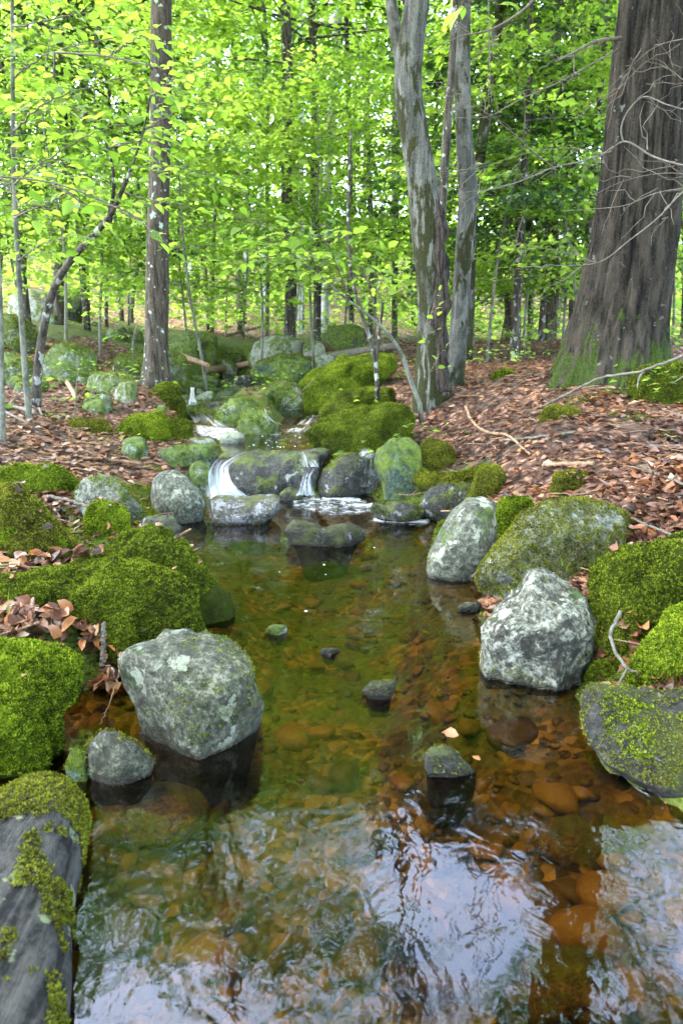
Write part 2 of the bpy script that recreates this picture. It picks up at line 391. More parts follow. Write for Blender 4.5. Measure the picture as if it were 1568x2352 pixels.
# ------------------------------------------------------------------ terrain
ctrl = [  # (px, py, z): the ray through the pixel met at height z;  world points follow
 (0,1290,.21),(150,1290,.2),(330,1300,.17),(90,1475,.15),(20,1560,.13),(0,1070,.36),(200,1080,.25),(0,1000,.45),(200,950,.45),(330,1000,.33),(0,900,.60),(380,1120,.12),(300,1210,.14),
 (1200,1000,.48),(1500,1000,.52),(1500,900,.70),(1050,1080,.24),(1450,1150,.36),(1540,1250,.29),(1500,1450,.15),(1560,1530,.13),(1000,960,.45),(1150,1100,.27),(900,960,.40),(1200,1180,.16),(1350,1290,.14),
 (780,1000,.31)]
wpts = [onz(*c) for c in ctrl]
ctrlY = [(360,880,7.5),(1300,880,5.2),(1500,865,5.2),(990,915,5.7),(150,800,10),(100,700,16),(250,720,18),(480,770,17),(650,805,12),(800,780,18),(1150,800,14),(1230,788,25),(1100,880,6.6),(800,870,8.5),(900,800,12),(1568,800,8),(560,880,9.5),(300,890,7.2),(20,830,9),(430,830,11),(1400,790,14),(60,660,22),(540,740,24),(860,760,24)]
wpts += [at(*c) for c in ctrlY]
wpts += [np.array(p, float) for p in [(-1.5,0,.2),(1.6,.2,.2),(-3,0,.5),(3,0,.5),(-2,-2,.3),(2,-2,.35),(0,-3,.1),(-2.5,2,.38),(-5,4,.85),(-8,8,1.5),(3,2,.55),(6,4,.95),(9,9,1.3),
   (-25,30,6.),(25,32,3.2),(0,40,5.2),(-40,60,13),(40,60,7),(0,70,12),(0,140,24),(-120,60,14),(120,60,6),(-120,-20,5),(120,-20,4),(0,-20,.5),(150,160,8),(-150,160,16),(-14,14,3.0),(14,16,1.4)]]
CPTS = np.array(wpts)
def _tps(r2): return r2*np.log(r2+1e-9)
def _fit():
    n = len(CPTS); d = ((CPTS[:, None, :2]-CPTS[None, :, :2])**2).sum(-1)
    K = _tps(d) + np.eye(n)*.02
    P = np.hstack([np.ones((n, 1)), CPTS[:, :2]])
    A = np.block([[K, P], [P.T, np.zeros((3, 3))]])
    return np.linalg.solve(A, np.concatenate([CPTS[:, 2], np.zeros(3)]))
TW = _fit()
def bank(x, y):
    out = np.empty(len(x))
    for s in range(0, len(x), 40000):
        e = slice(s, s+40000)
        d = (x[e, None]-CPTS[None, :, 0])**2 + (y[e, None]-CPTS[None, :, 1])**2
        out[e] = _tps(d)@TW[:-3] + TW[-3] + TW[-2]*x[e] + TW[-1]*y[e]
    return out
CL = lambda y: .30 + (y-7.5)*.055           # level of the upper run of the stream
def onC(px, py):
    d = ray(px, py); t = (.30-7.5*.055-CAMH)/(d[2]-.055*d[1]); return CAMP + d*t
W2 = lambda px, py, z: tuple(onz(px, py, z)[:2])
POLY_A = [(-.9,-1.6),(-.9,.6),W2(-30,1830,0),W2(50,1730,0),W2(105,1640,0),W2(200,1585,0),W2(300,1540,0),W2(440,1445,0),W2(505,1370,0),W2(470,1300,0),W2(425,1240,0),W2(400,1195,0),W2(470,1165,0),W2(480,1138,0),
          W2(850,1138,0),W2(880,1170,0),W2(1000,1195,0),W2(975,1300,0),W2(1090,1340,0),W2(1110,1480,0),W2(1200,1550,0),W2(1320,1570,0),W2(1330,1650,0),W2(1400,1760,0),W2(1580,1880,0),(1.0,.5),(.95,-1.6)]
POLY_B = [W2(x, y, .25) for x, y in [(485,1047),(750,1047),(770,1020),(712,1000),(705,985),(750,955),(650,952),(640,985),(570,985),(500,962),(430,952),(412,972),(440,1000),(480,1018)]]
POLY_C = [tuple(onC(x, y)[:2]) for x, y in [(420,950),(500,952),(545,905),(610,890),(600,868),(560,860),(500,862),(470,884),(425,905),(395,930)]]
POLY_D = [tuple(onC(x, y)[:2]) for x, y in [(690,960),(745,955),(745,905),(715,885),(700,880),(705,920)]]
def sdist(poly, x, y):
    P = np.array(poly); Q = np.roll(P, -1, 0); best = np.full(len(x), 1e9); ins = np.zeros(len(x), bool)
    for a, b in zip(P, Q):
        ab = b-a; t = np.clip(((x-a[0])*ab[0]+(y-a[1])*ab[1])/(ab@ab+1e-12), 0, 1)
        best = np.minimum(best, (x-a[0]-t*ab[0])**2+(y-a[1]-t*ab[1])**2)
        c = (a[1] > y) != (b[1] > y)
        xi = a[0] + (y-a[1])*(b[0]-a[0])/((b[1]-a[1]) if abs(b[1]-a[1]) > 1e-12 else 1e-12)
        ins ^= c & (x < xi)
    return np.where(ins, -1, 1)*np.sqrt(best)
def terrain(x, y):
    """height, bed flag, distance to the nearest water"""
    x = np.asarray(x, float).ravel(); y = np.asarray(y, float).ravel()
    h = bank(x, y)
    P = np.stack([x, y, x*0], 1)
    near = np.exp(-((np.hypot(x, y)/14)**2))
    h += near*(.030*fbm(P*2.2, 4, 3) + .012*fbm(P*9, 3, 9)) + (1-near)*.22*fbm(P*.35, 4, 5)
    dmin = np.full(len(x), 1e9); bed = np.zeros(len(x))
    for poly, lev, dep in ((POLY_D, CL, .08), (POLY_C, CL, .10), (POLY_B, lambda q: .25, .14), (POLY_A, lambda q: 0., .17)):
        cut = (x > min(p[0] for p in poly)-3) & (x < max(p[0] for p in poly)+3) & (y > min(p[1] for p in poly)-3) & (y < max(p[1] for p in poly)+3)
        if not cut.any(): continue
        s = sdist(poly, x[cut], y[cut]) + .025*fbm(P[cut]*6, 3, 21); L = lev(y[cut])*np.ones(cut.sum())
        hi = np.maximum(h[cut], L+.02)
        up = L + (hi-L)*sstep(-.02, .22, s)
        dn = L - dep*sstep(0, .45, -s) - .012 + .02*fbm(P[cut]*5, 3, 31)*sstep(0, .3, -s)
        near_b = s < .22
        h[cut] = np.where(s < 0, np.minimum(dn, h[cut]) if poly is not POLY_A else dn, np.where(near_b, up, h[cut]))
        bed[cut] = np.where(s < 0, 1, bed[cut]); dmin[cut] = np.minimum(dmin[cut], s)
    return h, bed, dmin
def gz(x, y): return float(terrain(np.array([x]), np.array([y]))[0][0])
_rt = np.geomspace(.5, 70, 900)
def ground_hit(px, py, water=True):
    d = ray(px, py); d = d/d[1]; P = CAMP + d[None]*_rt[:, None]
    h, b, _ = terrain(P[:, 0], P[:, 1])
    if water:
        inA = sdist(POLY_A, P[:, 0], P[:, 1]) < 0; inB = sdist(POLY_B, P[:, 0], P[:, 1]) < 0
        h = np.where(inA, np.maximum(h, 0), h); h = np.where(inB, np.maximum(h, .25), h)
    k = np.argmax(P[:, 2] < h)
    if P[k, 2] >= h[k]: k = len(_rt)-1
    a = max(k-1, 0); f0, f1 = P[a, 2]-h[a], P[k, 2]-h[k]; t = f0/(f0-f1) if f0 != f1 else 0
    return P[a] + (P[k]-P[a])*t

def grid_axis(lo, hi, n, k):
    s = np.linspace(-1, 1, n); a = np.sinh(k*s)/np.sinh(k)
    return np.where(a < 0, -a*lo, a*hi)
gx = grid_axis(-150, 150, 280, 6.6)
t_ = np.linspace(0, 1, 470); gy = -18 + 0*t_
gy = np.concatenate([np.linspace(-20, -1.7, 12), np.linspace(-1.5, .4, 40), .45*np.exp(np.linspace(0, 1, 300)*math.log(220/.45))])
X, Yg = np.meshgrid(gx, gy); nx, ny = len(gx), len(gy)
TH, TB, TD = terrain(X, Yg)
xf, yf = X.ravel(), Yg.ravel()
idx = np.arange(nx*ny).reshape(ny, nx)
quads = np.stack([idx[:-1, :-1], idx[:-1, 1:], idx[1:, 1:], idx[1:, :-1]], -1).reshape(-1, 4)
Pn = np.stack([xf, yf, 0*xf], 1)
def moss_mask(x, y, d):
    P = np.stack([x, y, 0*x], 1)
    r = np.hypot(x, y)
    left = sstep(.2, -.6, x)
    m = .22 + .55*fbm(P*1.1, 4, 44) + .55*sstep(.55, .05, d)
    m += .42*left*sstep(4.4, 3.6, y) - .35*(1-left)*sstep(.35, .8, d) - .30*left*sstep(4.0, 4.8, y)*sstep(7.5, 6, y) + .5*left*sstep(8, 10, y)*sstep(20, 14, y)
    return np.clip(m, 0, 1)
TM = moss_mask(xf, yf, TD)
TWET = sstep(.05, 0., TD)*(TB < .5)*.75
qb = TB[quads].mean(1) > .5
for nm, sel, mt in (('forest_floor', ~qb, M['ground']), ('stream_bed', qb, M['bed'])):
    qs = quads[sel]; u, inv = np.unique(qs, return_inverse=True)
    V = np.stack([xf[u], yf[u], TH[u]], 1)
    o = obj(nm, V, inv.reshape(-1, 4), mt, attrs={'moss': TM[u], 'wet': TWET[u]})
    tag(o, kind='structure')
    if nm == 'forest_floor': FLOOR = o
    else: BED = o

# ------------------------------------------------------------------ water
def water_sheet(name, poly, lev, step, mat, amp, grow=.12, seed=0):
    P = np.array(poly); x0, y0 = P.min(0)-grow; x1, y1 = P.max(0)+grow
    ax = np.arange(x0, x1+step, step); ay = np.arange(y0, y1+step, step)
    A, B = np.meshgrid(ax, ay); a, b = A.ravel(), B.ravel()
    s = sdist(poly, a, b)
    i = np.arange(len(a)).reshape(A.shape)
    q = np.stack([i[:-1, :-1], i[:-1, 1:], i[1:, 1:], i[1:, :-1]], -1).reshape(-1, 4)
    q = q[(s[q] < grow).all(1)]
    u, inv = np.unique(q, return_inverse=True)
    p = np.stack([a[u], b[u], 0*a[u]], 1)
    z = lev(b[u]) + amp*fbm(p*np.array([9, 7, 1]), 3, 60+seed) + amp*.2*np.sin(p[:, 1]*38+3*fbm(p*3, 2, 5))*fbm(p*2, 2, 8)
    o = obj(name, np.stack([a[u], b[u], z], 1), inv.reshape(-1, 4), mat); tag(o, kind='structure'); return o
water_sheet('pool_water', POLY_A, lambda y: 0*y, .025, M['water'], .0009)
water_sheet('upper_pool_water', POLY_B, lambda y: 0*y+.25, .03, M['water'], .002, seed=1)
water_sheet('brook_water', POLY_C, CL, .05, M['fast_water'], .012, seed=2)
water_sheet('side_brook_water', POLY_D, CL, .05, M['fast_water'], .012, seed=3)
# ------------------------------------------------------------------ rocks and moss mounds
def tri_sample(v, f, n, rng):
    a, b, c = v[f[:, 0]], v[f[:, 1]], v[f[:, 2]]
    cr = np.cross(b-a, c-a); ar = np.linalg.norm(cr, axis=1)+1e-12
    k = rng.choice(len(f), n, p=ar/ar.sum()); u, w = rng.random(n), rng.random(n)
    fl = u+w > 1; u[fl], w[fl] = 1-u[fl], 1-w[fl]
    return a[k]+(b[k]-a[k])*u[:, None]+(c[k]-a[k])*w[:, None], cr[k]/ar[k, None]
def tufts(pos, nor, size, rng, blades=3, lean=.55):
    """little sprigs of pointed moss leaves"""
    n = len(pos); S = Soup()
    up = nrm(nor*.8 + np.array([0, 0, .5]) + rng.normal(0, .25, (n, 3)))
    ref = nrm(rng.normal(0, 1, (n, 3))); A = nrm(np.cross(up, ref)); B = np.cross(up, A)
    sz = size*rng.uniform(.6, 1.35, n); rnd = rng.random(n)
    vs, ts, rs = [], [], []
    for b in range(blades):
        th = 2*math.pi*b/blades + rng.random(n)*.8
        o = np.cos(th)[:, None]*A + np.sin(th)[:, None]*B; s = np.cross(up, o)
        tip = pos + sz[:, None]*(up*rng.uniform(.55, 1.0, n)[:, None] + o*lean*rng.uniform(.6, 1.3, n)[:, None])
        w = (sz*.29)[:, None]
        mid = pos + (tip-pos)*.35 + up*(sz*.08)[:, None]
        vs += [np.stack([mid-s*w, mid+s*w, tip], 1).reshape(-1, 3)]
        ts.append((np.arange(n)*3)[:, None]+np.array([0, 1, 2])+b*3*n); rs.append(np.repeat(rnd + rng.normal(0, .08, n), 3))
    return np.concatenate(vs), np.concatenate(ts), np.clip(np.concatenate(rs), 0, 1)
def add_moss(parent, v, f, n, size, kind, seed, keep=None, minz=-.35, name='moss', zmin=.012):
    rng = np.random.default_rng(seed)
    p, nn = tri_sample(v, f, n, rng)
    k = (nn[:, 2] > minz) & (p[:, 2] > zmin)
    k &= ((p-CAMP)*nn).sum(1) < .45*np.linalg.norm(p-CAMP, axis=1)      # far sides face away from every plausible viewpoint
    if keep is not None: k &= keep(p, nn)
    p, nn = p[k], nn[k]
    if not len(p): return
    a, b, c = tufts(p, nn, size, rng)
    o = obj(name, a, b, M['moss_'+kind], parent, {'rnd': c}, smooth=False); o['kind'] = 'stuff'
    return o
def bbox_outline(x0, y0, x1, y1, rng, sink=.22, sq=2.6, rough=.09):
    y1s = y1 + sink*(y1-y0); cx, cy = (x0+x1)/2, (y0+y1s)/2; out = []
    ph = rng.uniform(0, 6.28, 4)
    for th in np.linspace(0, 2*math.pi, 40, endpoint=False):
        c, s = math.cos(th), math.sin(th)
        r = (abs(c)**sq+abs(s)**sq)**(-1/sq)
        r *= 1 + rough*(.6*math.sin(2*th+ph[0])+.5*math.sin(3*th+ph[1])+.35*math.sin(5*th+ph[2])) - rough*.5
        out.append((cx+r*c*(x1-x0)/2, cy-r*s*(y1s-y0)/2))
    return out
_rseed = [100]
def rock(name, label, cat, shape, mat, base=None, depth=.8, sub=4, facets=7, fd=(.62, .9), rough=.06, boxy=.8, group=None, moss=None, planes=(), dist=None, ridge=None, fine=.012, lift=0., lumps=0., skirt=False):
    """shape: (x0,y0,x1,y1) box or outline polygon in picture measures; base=(px,py) where it meets ground or water; moss=(count, size, kind, keep)"""
    _rseed[0] += 1; sd = _rseed[0]; rng = np.random.default_rng(sd)
    if len(shape) == 4 and np.isscalar(shape[0]):
        x0, y0, x1, y1 = shape; bx = base or ((x0+x1)/2, y1); out = bbox_outline(x0, y0, x1, y1, rng)
    else:
        out = shape; x0, x1 = min(p[0] for p in out), max(p[0] for p in out); y0, y1 = min(p[1] for p in out), max(p[1] for p in out)
        bx = base or ((x0+x1)/2, y1)
    Yb = dist if dist else ground_hit(*bx)[1]
    cx, cy_ = (x0+x1)/2, (y0+max(p[1] for p in out))/2
    d0 = ray(cx, cy_); s = (Yb/d0[1])/FPX
    half = .5*min(x1-x0, 1.6*(y1-y0))*s*depth
    Yc = Yb + .45*half; C = at(cx, cy_, Yc); s = (Yc/d0[1])/FPX
    D = .5*math.sqrt((x1-x0)*(y1-y0)*1.2)*s*depth
    right = np.array([1., 0, 0]); up = np.array([0, SP, CP]); dv = nrm(C-CAMP)
    # polar outline
    P = np.array(out, float); Pd = np.concatenate([P[i]+(P[(i+1) % len(P)]-P[i])*np.linspace(0, 1, 14, endpoint=False)[:, None] for i in range(len(P))])
    ax, ay = Pd[:, 0]-cx, cy_-Pd[:, 1]; an = np.arctan2(ay, ax); rr = np.hypot(ax, ay); o_ = np.argsort(an); an, rr = an[o_], rr[o_]
    an = np.concatenate([an-2*math.pi, an, an+2*math.pi]); rr = np.tile(rr, 3)
    v, f = ico(sub); v = v.copy(); f = f[:, ::-1]
    for _ in range(facets):
        n = nrm(rng.normal(0, 1, 3)*np.array([1, 1, 1])); n[2] = -abs(n[2])-.35; n = nrm(n); dd = rng.uniform(*fd)
        e = v@n-dd; v = np.where((e > 0)[:, None], v-n*e[:, None]*.92, v)
    for n, dd in planes:
        n = nrm(np.array(n, float)); e = v@n-dd; v = np.where((e > 0)[:, None], v-n*e[:, None]*.97, v)
    if skirt:          # a cushion spreads onto the ground instead of curling under
        lo = v[:, 1] < 0; hr = np.maximum(np.hypot(v[:, 0], v[:, 2]), .05)
        g = np.where(lo, (1+.22*sstep(0, -.8, v[:, 1]))/hr, 1.); g = np.where(hr < .15, np.minimum(g, 3), g)
        v[:, 0] *= g; v[:, 2] *= g
    a, b, c = v[:, 0], v[:, 1], v[:, 2]; rho = np.sqrt(a*a+b*b); th = np.arctan2(b, a)
    R = np.interp(th, an, rr)
    k = (np.minimum(rho, 1)**boxy if not skirt else np.minimum(rho, 1.3))*R*s
    pos = C + (k*np.cos(th))[:, None]*right + (k*np.sin(th))[:, None]*up + (D*np.sign(c)*np.abs(c)**boxy)[:, None]*dv
    size = .5*(x1-x0)*s
    q = pos/size
    nn = nrm(pos-C)
    disp = rough*size*(fbm(q*1.3+sd, 4, sd) )
    if ridge: disp += ridge*size*(1-np.abs(fbm(q*np.array([3.2, 3.2, 2.0])+sd*.3, 4, sd+7)))-ridge*size*.6
    if lumps: disp += lumps*(np.abs(fbm(pos*7+sd, 4, sd+11))-.3)*min(1, size*3)
    disp += fine*fbm(pos*30, 3, sd+3)*min(1, size*4)
    # keep the outline where it was seen
    rim = 1-np.abs(c)
    pos[:, 2] -= min(.24, 1.0*size)*sstep(-.30, -.75, b)       # the foot goes down into bed or soil
    pos = pos + nn*(disp*(1-.55*np.clip(rim, 0, 1)))[:, None] + np.array([0, 0, lift])
    org = np.array([C[0], Yc, float(pos[:, 2].min())])
    o = obj(name, pos, f, M[mat], origin=org)
    tag(o, label, cat, group)
    ROCKS.append((o, C, size))
    if name == 'moss_mound' and Yc < 3.6:
        p_, n_ = tri_sample(pos, f, 60, rng); k_ = (n_[:, 2] > .55) & (p_[:, 2] > .05); MOUND_PTS.append(np.hstack([p_[k_], n_[k_]])[:16])
    if moss:
        for mm in (moss if isinstance(moss, list) else [moss]):
            n, sz, kind = mm[:3]; keep = mm[3] if len(mm) > 3 else None
            add_moss(o, pos, f, n, sz, kind, sd+900, keep, minz=mm[4] if len(mm) > 4 else -.35)
    return o
ROCKS = []; MOUND_PTS = []
def patchy(scale, thr, seed, up=.0):
    return lambda p, n: (fbm(p*scale, 4, seed) + up*n[:, 2] > thr)

# foreground boulders
rock('boulder', 'squared grey granite boulder with green moss specks, in the pool beside the left leaf heap', 'boulder',
     [(270,1515),(300,1488),(355,1462),(375,1432),(430,1425),(455,1436),(480,1428),(535,1455),(572,1502),(585,1560),(612,1625),(600,1645),(560,1678),(470,1718),(420,1712),(370,1680),(315,1625),(292,1580)],
     'granite', base=(450,1705), depth=.95, sub=5, facets=3, fd=(.8, .92), rough=.05, boxy=.74, planes=[((.16,.78,-.60),.40),((-.62,-.12,-.78),.66),((.70,-.25,-.66),.70)], fine=.008,
     moss=(5600, .0065, 'green', lambda p, n: (fbm(p*14, 4, 5)+.7*fbm(p*60, 2, 6) + 1.5*(p[:, 0] > -.42) - .9*(p[:, 0] < -.5) - 1.6*np.abs(p[:, 2]-.13)/.12 > .35) & (p[:, 2] > .04)))
rock('boulder', 'white craggy quartz boulder with a pointed top, on the right side of the pool', 'boulder',
     [(1100,1440),(1130,1415),(1150,1370),(1190,1335),(1215,1305),(1245,1295),(1275,1310),(1310,1345),(1345,1380),(1365,1430),(1362,1490),(1335,1545),(1280,1575),(1220,1575),(1190,1540),(1150,1535),(1105,1500)],
     'quartz', base=(1240,1553), depth=.95, sub=5, facets=5, rough=.08, ridge=.16, boxy=.82, fine=.02,
     moss=(3600, .008, 'olive', lambda p, n: (fbm(p*22, 4, 15) > .15) & ((p[:, 2] < .09) | (n[:, 0] > .6))))
rock('boulder', 'smooth dome shaped grey boulder with pale lichen, between the pool and the big mossy hump', 'boulder',
     [(975,1300),(985,1270),(1010,1215),(1040,1170),(1070,1148),(1105,1142),(1135,1152),(1155,1180),(1168,1225),(1160,1290),(1120,1335),(1050,1335),(1000,1318)],
     'pale_granite', base=(1060,1315), depth=1., sub=5, facets=3, fd=(.8, .95), rough=.05, boxy=.9,
     moss=(2500, .009, 'olive', lambda p, n: (fbm(p*16, 4, 25) > .2) & (p[:, 2] < .10)))
rock('boulder', 'large humped boulder under olive brown moss with pale lichen patches, right bank', 'boulder',
     [(1090,1335),(1105,1295),(1160,1230),(1200,1180),(1260,1148),(1340,1145),(1400,1160),(1435,1180),(1455,1225),(1450,1300),(1420,1370),(1360,1420),(1250,1410),(1150,1370)],
     'pale_granite', base=(1180,1372), depth=.75, sub=5, facets=2, fd=(.85, .95), rough=.06, boxy=.85,
     moss=(42000, .0085, 'olive', lambda p, n: (fbm(p*6.5, 4, 37) > -.62) & (p[:, 2] > .035+.02*fbm(p*9, 2, 3)), -.6))
rock('boulder', 'wide low dark rock with patches of moss, at the right edge of the pool', 'rock',
     [(1325,1575),(1345,1556),(1420,1555),(1500,1562),(1600,1560),(1750,1580),(1800,1900),(1700,2010),(1600,1915),(1520,1845),(1450,1795),(1390,1755),(1345,1690),(1328,1640)],
     'dark_slab', base=(1500,1800), depth=.55, sub=5, facets=2, fd=(.8, .9), rough=.05, boxy=.72, planes=[((-.05,.75,-.66),.42)], fine=.008,
     moss=[(16000, .008, 'bright', lambda p, n: (fbm(p*9, 4, 48)+.6*(p[:, 0] > 1.02) > .38) & (p[:, 2] > .03)), (26000, .0055, 'olive', lambda p, n: (fbm(p*12, 4, 52) > -.3) & (p[:, 2] > .03))])
rock('rock', 'small triangular dark rock with a rusty leaf on its edge, mid stream', 'rock', [(978,1720),(990,1702),(1020,1697),(1050,1715),(1097,1760),(1092,1785),(1040,1800),(985,1788),(975,1750)], 'dark_slab', base=(1035,1780), depth=.9, facets=3, lift=-.015,
     moss=(900, .006, 'olive', patchy(30, .1, 61)))
rock('rock', 'small flat pointed dark rock with white rim, alone in the middle of the pool', 'rock', [(828,1582),(850,1560),(912,1556),(906,1580),(890,1606),(850,1604)], 'dark_slab', base=(870,1600), depth=1., facets=2, lift=-.008, moss=(500, .006, 'olive', patchy(30, .1, 62)))
rock('rock', 'small round mossy rock in the shallow inlet below the big granite boulder', 'rock', [(190,1740),(205,1700),(235,1678),(270,1682),(310,1705),(355,1745),(350,1775),(300,1800),(230,1795),(200,1775)], 'granite', base=(280,1785), depth=.9, facets=4, rough=.08,
     moss=(2200, .008, 'olive', patchy(18, .05, 63)))
rock('rock', 'tiny mossy knob beside the small inlet rock', 'rock', (150,1720,205,1790), 'mossy_rock', moss=(900, .007, 'green', patchy(20, -.2, 64)))
rock('rock', 'flat pale stone just breaking the surface in the middle of the pool', 'rock', (608,1434,662,1456), 'grey_rock', sub=3)
rock('rock', 'wet grey stone barely awash with ripples around it, mid pool', 'rock', (735,1486,780,1503), 'dark_slab', sub=3)
rock('rock', 'small dark stone awash left of the white quartz boulder', 'rock', (1052,1382,1106,1404), 'dark_slab', sub=3)
rock('rock', 'long low dark rock with undercut sides, in the pool below the cascade', 'rock',
     [(655,1215),(672,1192),(720,1198),(745,1212),(800,1196),(830,1208),(836,1240),(800,1262),(740,1258),(700,1262),(662,1250)], 'dark_slab', base=(745,1252), depth=.55, facets=4, rough=.14, ridge=.06)
rock('rock', 'angular slab rock with olive top and pale grey front face, below the small waterfall', 'rock',
     [(484,1150),(490,1137),(560,1130),(638,1133),(648,1165),(640,1182),(590,1215),(505,1218),(488,1200)], 'slab_rock', base=(560,1203), depth=.7, facets=0, rough=.03, boxy=.6, planes=[((0,.78,-.62),.25),((.1,-.5,-.85),.55),((.8,-.1,-.6),.7)])
rock('boulder', 'pale grey rounded block between the lichen boulder and the slab below the waterfall', 'boulder',
     [(345,1140),(350,1100),(372,1082),(400,1077),(430,1095),(468,1135),(472,1170),(450,1200),(390,1215),(350,1195),(345,1165)], 'pale_granite', base=(410,1197), depth=.8, facets=4, fd=(.7, .85), boxy=.75)
rock('boulder', 'lichen spotted grey boulder with mossy flank on the left bank', 'boulder',
     [(170,1130),(195,1098),(235,1087),(270,1100),(305,1140),(330,1170),(325,1210),(250,1220),(180,1180)], 'pale_granite', base=(250,1195), depth=.8, facets=3, moss=(6000, .010, 'green', lambda p, n: (fbm(p*9, 3, 71)+3.5*(p[:, 0]+1.19) > .25)))
rock('rock', 'small mossy stone at the left foot of the waterfall', 'rock', [(428,1090),(440,1065),(462,1055),(485,1075),(492,1105),(470,1130),(435,1120)], 'mossy_rock', base=(460,1115), facets=4)
rock('rock', 'dark wet ledge under the waterfall with thin moss', 'ledge',
     [(495,1050),(520,1036),(600,1030),(690,1034),(735,1045),(742,1090),(720,1140),(640,1150),(560,1150),(505,1145),(490,1100)], 'wet_rock', base=(620,1128), depth=.6, sub=5, facets=5, fd=(.6, .85), rough=.10, ridge=.06, boxy=.75, planes=[((0,.75,-.66),.45)])
rock('rock', 'small wet stone at the foot of the waterfall ledge', 'rock', (640,1118,700,1150), 'wet_rock', sub=3)
rock('rock', 'round mossy rock between the two falls and the green boulder', 'rock',
     [(728,1110),(742,1075),(770,1048),(810,1040),(845,1055),(855,1100),(848,1145),(790,1160),(735,1150)], 'wet_rock', base=(790,1140), depth=.8, facets=4, moss=(2600, .010, 'olive', lambda p, n: (fbm(p*8, 3, 72)+n[:, 2]*.8 > .25)))
rock('rock', 'pale wet rock sloping behind the green boulder', 'rock', (815,1030,880,1120), 'slab_rock', sub=3, depth=.6, facets=4)
rock('boulder', 'upright green boulder covered in thin dark moss, right end of the cascade', 'boulder',
     [(850,1055),(862,1025),(890,1008),(940,1005),(965,1030),(972,1080),(965,1130),(930,1150),(890,1120),(858,1095)], 'green_rock', base=(920,1135), depth=.7, facets=9, fd=(.5, .75), boxy=.7)
rock('rock', 'low moss covered rock with dead stems, at the water below the green boulder', 'rock', (850,1150,985,1197), 'wet_rock', moss=(3000, .011, 'green', patchy(9, -.05, 73)))
rock('rock', 'flat mossy ledge left of the waterfall lip', 'ledge', [(362,1035),(400,1022),(495,1020),(507,1040),(490,1062),(400,1065),(370,1055)], 'mossy_rock', base=(440,1060), depth=.6, moss=(2500, .010, 'green', patchy(9, 0, 74)))
rock('rock', 'pale rounded stone on the litter above the left bank', 'rock', (272,1003,345,1052), 'mossy_rock')
rock('rock', 'dark ledge stone at the right of the waterfall lip', 'rock', (690,1028,760,1052), 'wet_rock', sub=3, facets=4)
rock('rock', 'grey stone awash in the upper pool', 'rock', (503,990,562,1018), 'grey_rock', sub=3)
rock('rock', 'thin flat wet stone beside the upper pool', 'rock', (425,1005,500,1022), 'grey_rock', sub=3)
rock('boulder', 'dark mossy boulder left of the pyramid shaped one at the upper pool', 'boulder',
     [(488,970),(500,940),(530,915),(560,908),(590,925),(600,960),(580,985),(500,985)], 'mossy_rock', base=(540,976), facets=4, moss=(3000, .016, 'green', lambda p, n: (fbm(p*5, 3, 75)+n[:, 2]*.7 > .3)))
rock('boulder', 'pyramid shaped boulder in a coat of bright moss, in the stream above the cascade', 'boulder',
     [(590,920),(620,880),(650,866),(675,872),(700,905),(722,945),(700,960),(640,962),(600,945)], 'mossy_rock', base=(660,952), facets=3, moss=(12000, .011, 'green', lambda p, n: (fbm(p*4, 3, 76) > -.55)))
rock('rock', 'dark moss capped rock with a pale twig on it, beside the upper pool', 'rock', (545,940,645,998), 'mossy_rock', moss=(3500, .014, 'green', lambda p, n: (fbm(p*5, 3, 77)+n[:, 2]*.9 > .4)))
rock('rock', 'smooth grey cobble perched above the upper fall', 'rock', (449,896,495,936), 'grey_rock', sub=3)
rock('rock', 'round dark stone left of the grey cobble', 'rock', (395,905,440,945), 'mossy_rock', sub=3)
rock('rock', 'small greenish stone under the grey cobble', 'rock', (420,925,458,958), 'mossy_rock', sub=3)
rock('rock', 'little moss capped stone at the head of the upper pool', 'rock', (448,940,492,962), 'mossy_rock', sub=3, moss=(700, .014, 'green'))
rock('rock', 'small dark stone right of the grey cobble', 'rock', (490,930,520,955), 'mossy_rock', sub=3)
rock('boulder', 'long dark green boulder overhanging black water, upstream in the centre', 'boulder',
     [(575,855),(590,832),(640,815),(690,812),(715,830),(712,860),(690,880),(620,885),(585,875)], 'green_rock', base=(640,874), facets=4, moss=(1800, .022, 'green', lambda p, n: n[:, 2]+.4*fbm(p*4, 3, 78) > .7))
rock('boulder', 'tall grey boulder behind the long dark green one', 'boulder', [(572,830),(580,785),(610,772),(660,770),(695,785),(690,835),(640,850),(590,848)], 'grey_rock', base=(630,838), dist=11.5, facets=5)
rock('rock', 'thin dark ledge across the stream beside the trunk', 'ledge', (405,860,512,885), 'green_rock', sub=3, depth=.5)
rock('rock', 'lower mossy ledge below the thin dark ledge', 'ledge', (392,878,510,900), 'green_rock', sub=3, depth=.5)
rock('rock', 'broken wet ledge stone beside the black water', 'ledge', (505,858,545,878), 'wet_rock', sub=3)
rock('rock', 'dark stone under the long green boulder', 'rock', (536,860,590,890), 'wet_rock', sub=3)
rock('rock', 'small dark wet stone in the gap right of the pyramid boulder', 'rock', (722,905,765,948), 'green_rock', sub=3)
rock('boulder', 'olive mossy boulder just behind the lichen spotted trunk', 'boulder', (258,808,345,872), 'mossy_rock', dist=8.6, moss=(5000, .013, 'olive'))
rock('boulder', 'mossy boulder right of the lichen spotted trunk, half behind it', 'boulder', (370,806,432,860), 'mossy_rock', dist=8.8, moss=(4000, .013, 'olive'))
rock('boulder', 'flat topped mossy rock with a dark hollow under it, left of the trunk foot', 'boulder', (188,855,320,912), 'mossy_rock', base=(250,905), depth=.7, moss=(2500, .016, 'olive', lambda p, n: n[:, 2]+.4*fbm(p*5, 3, 79) > .5))
rock('rock', 'pale round stone against the foot of the lichen spotted trunk', 'rock', (263,875,316,925), 'grey_rock')
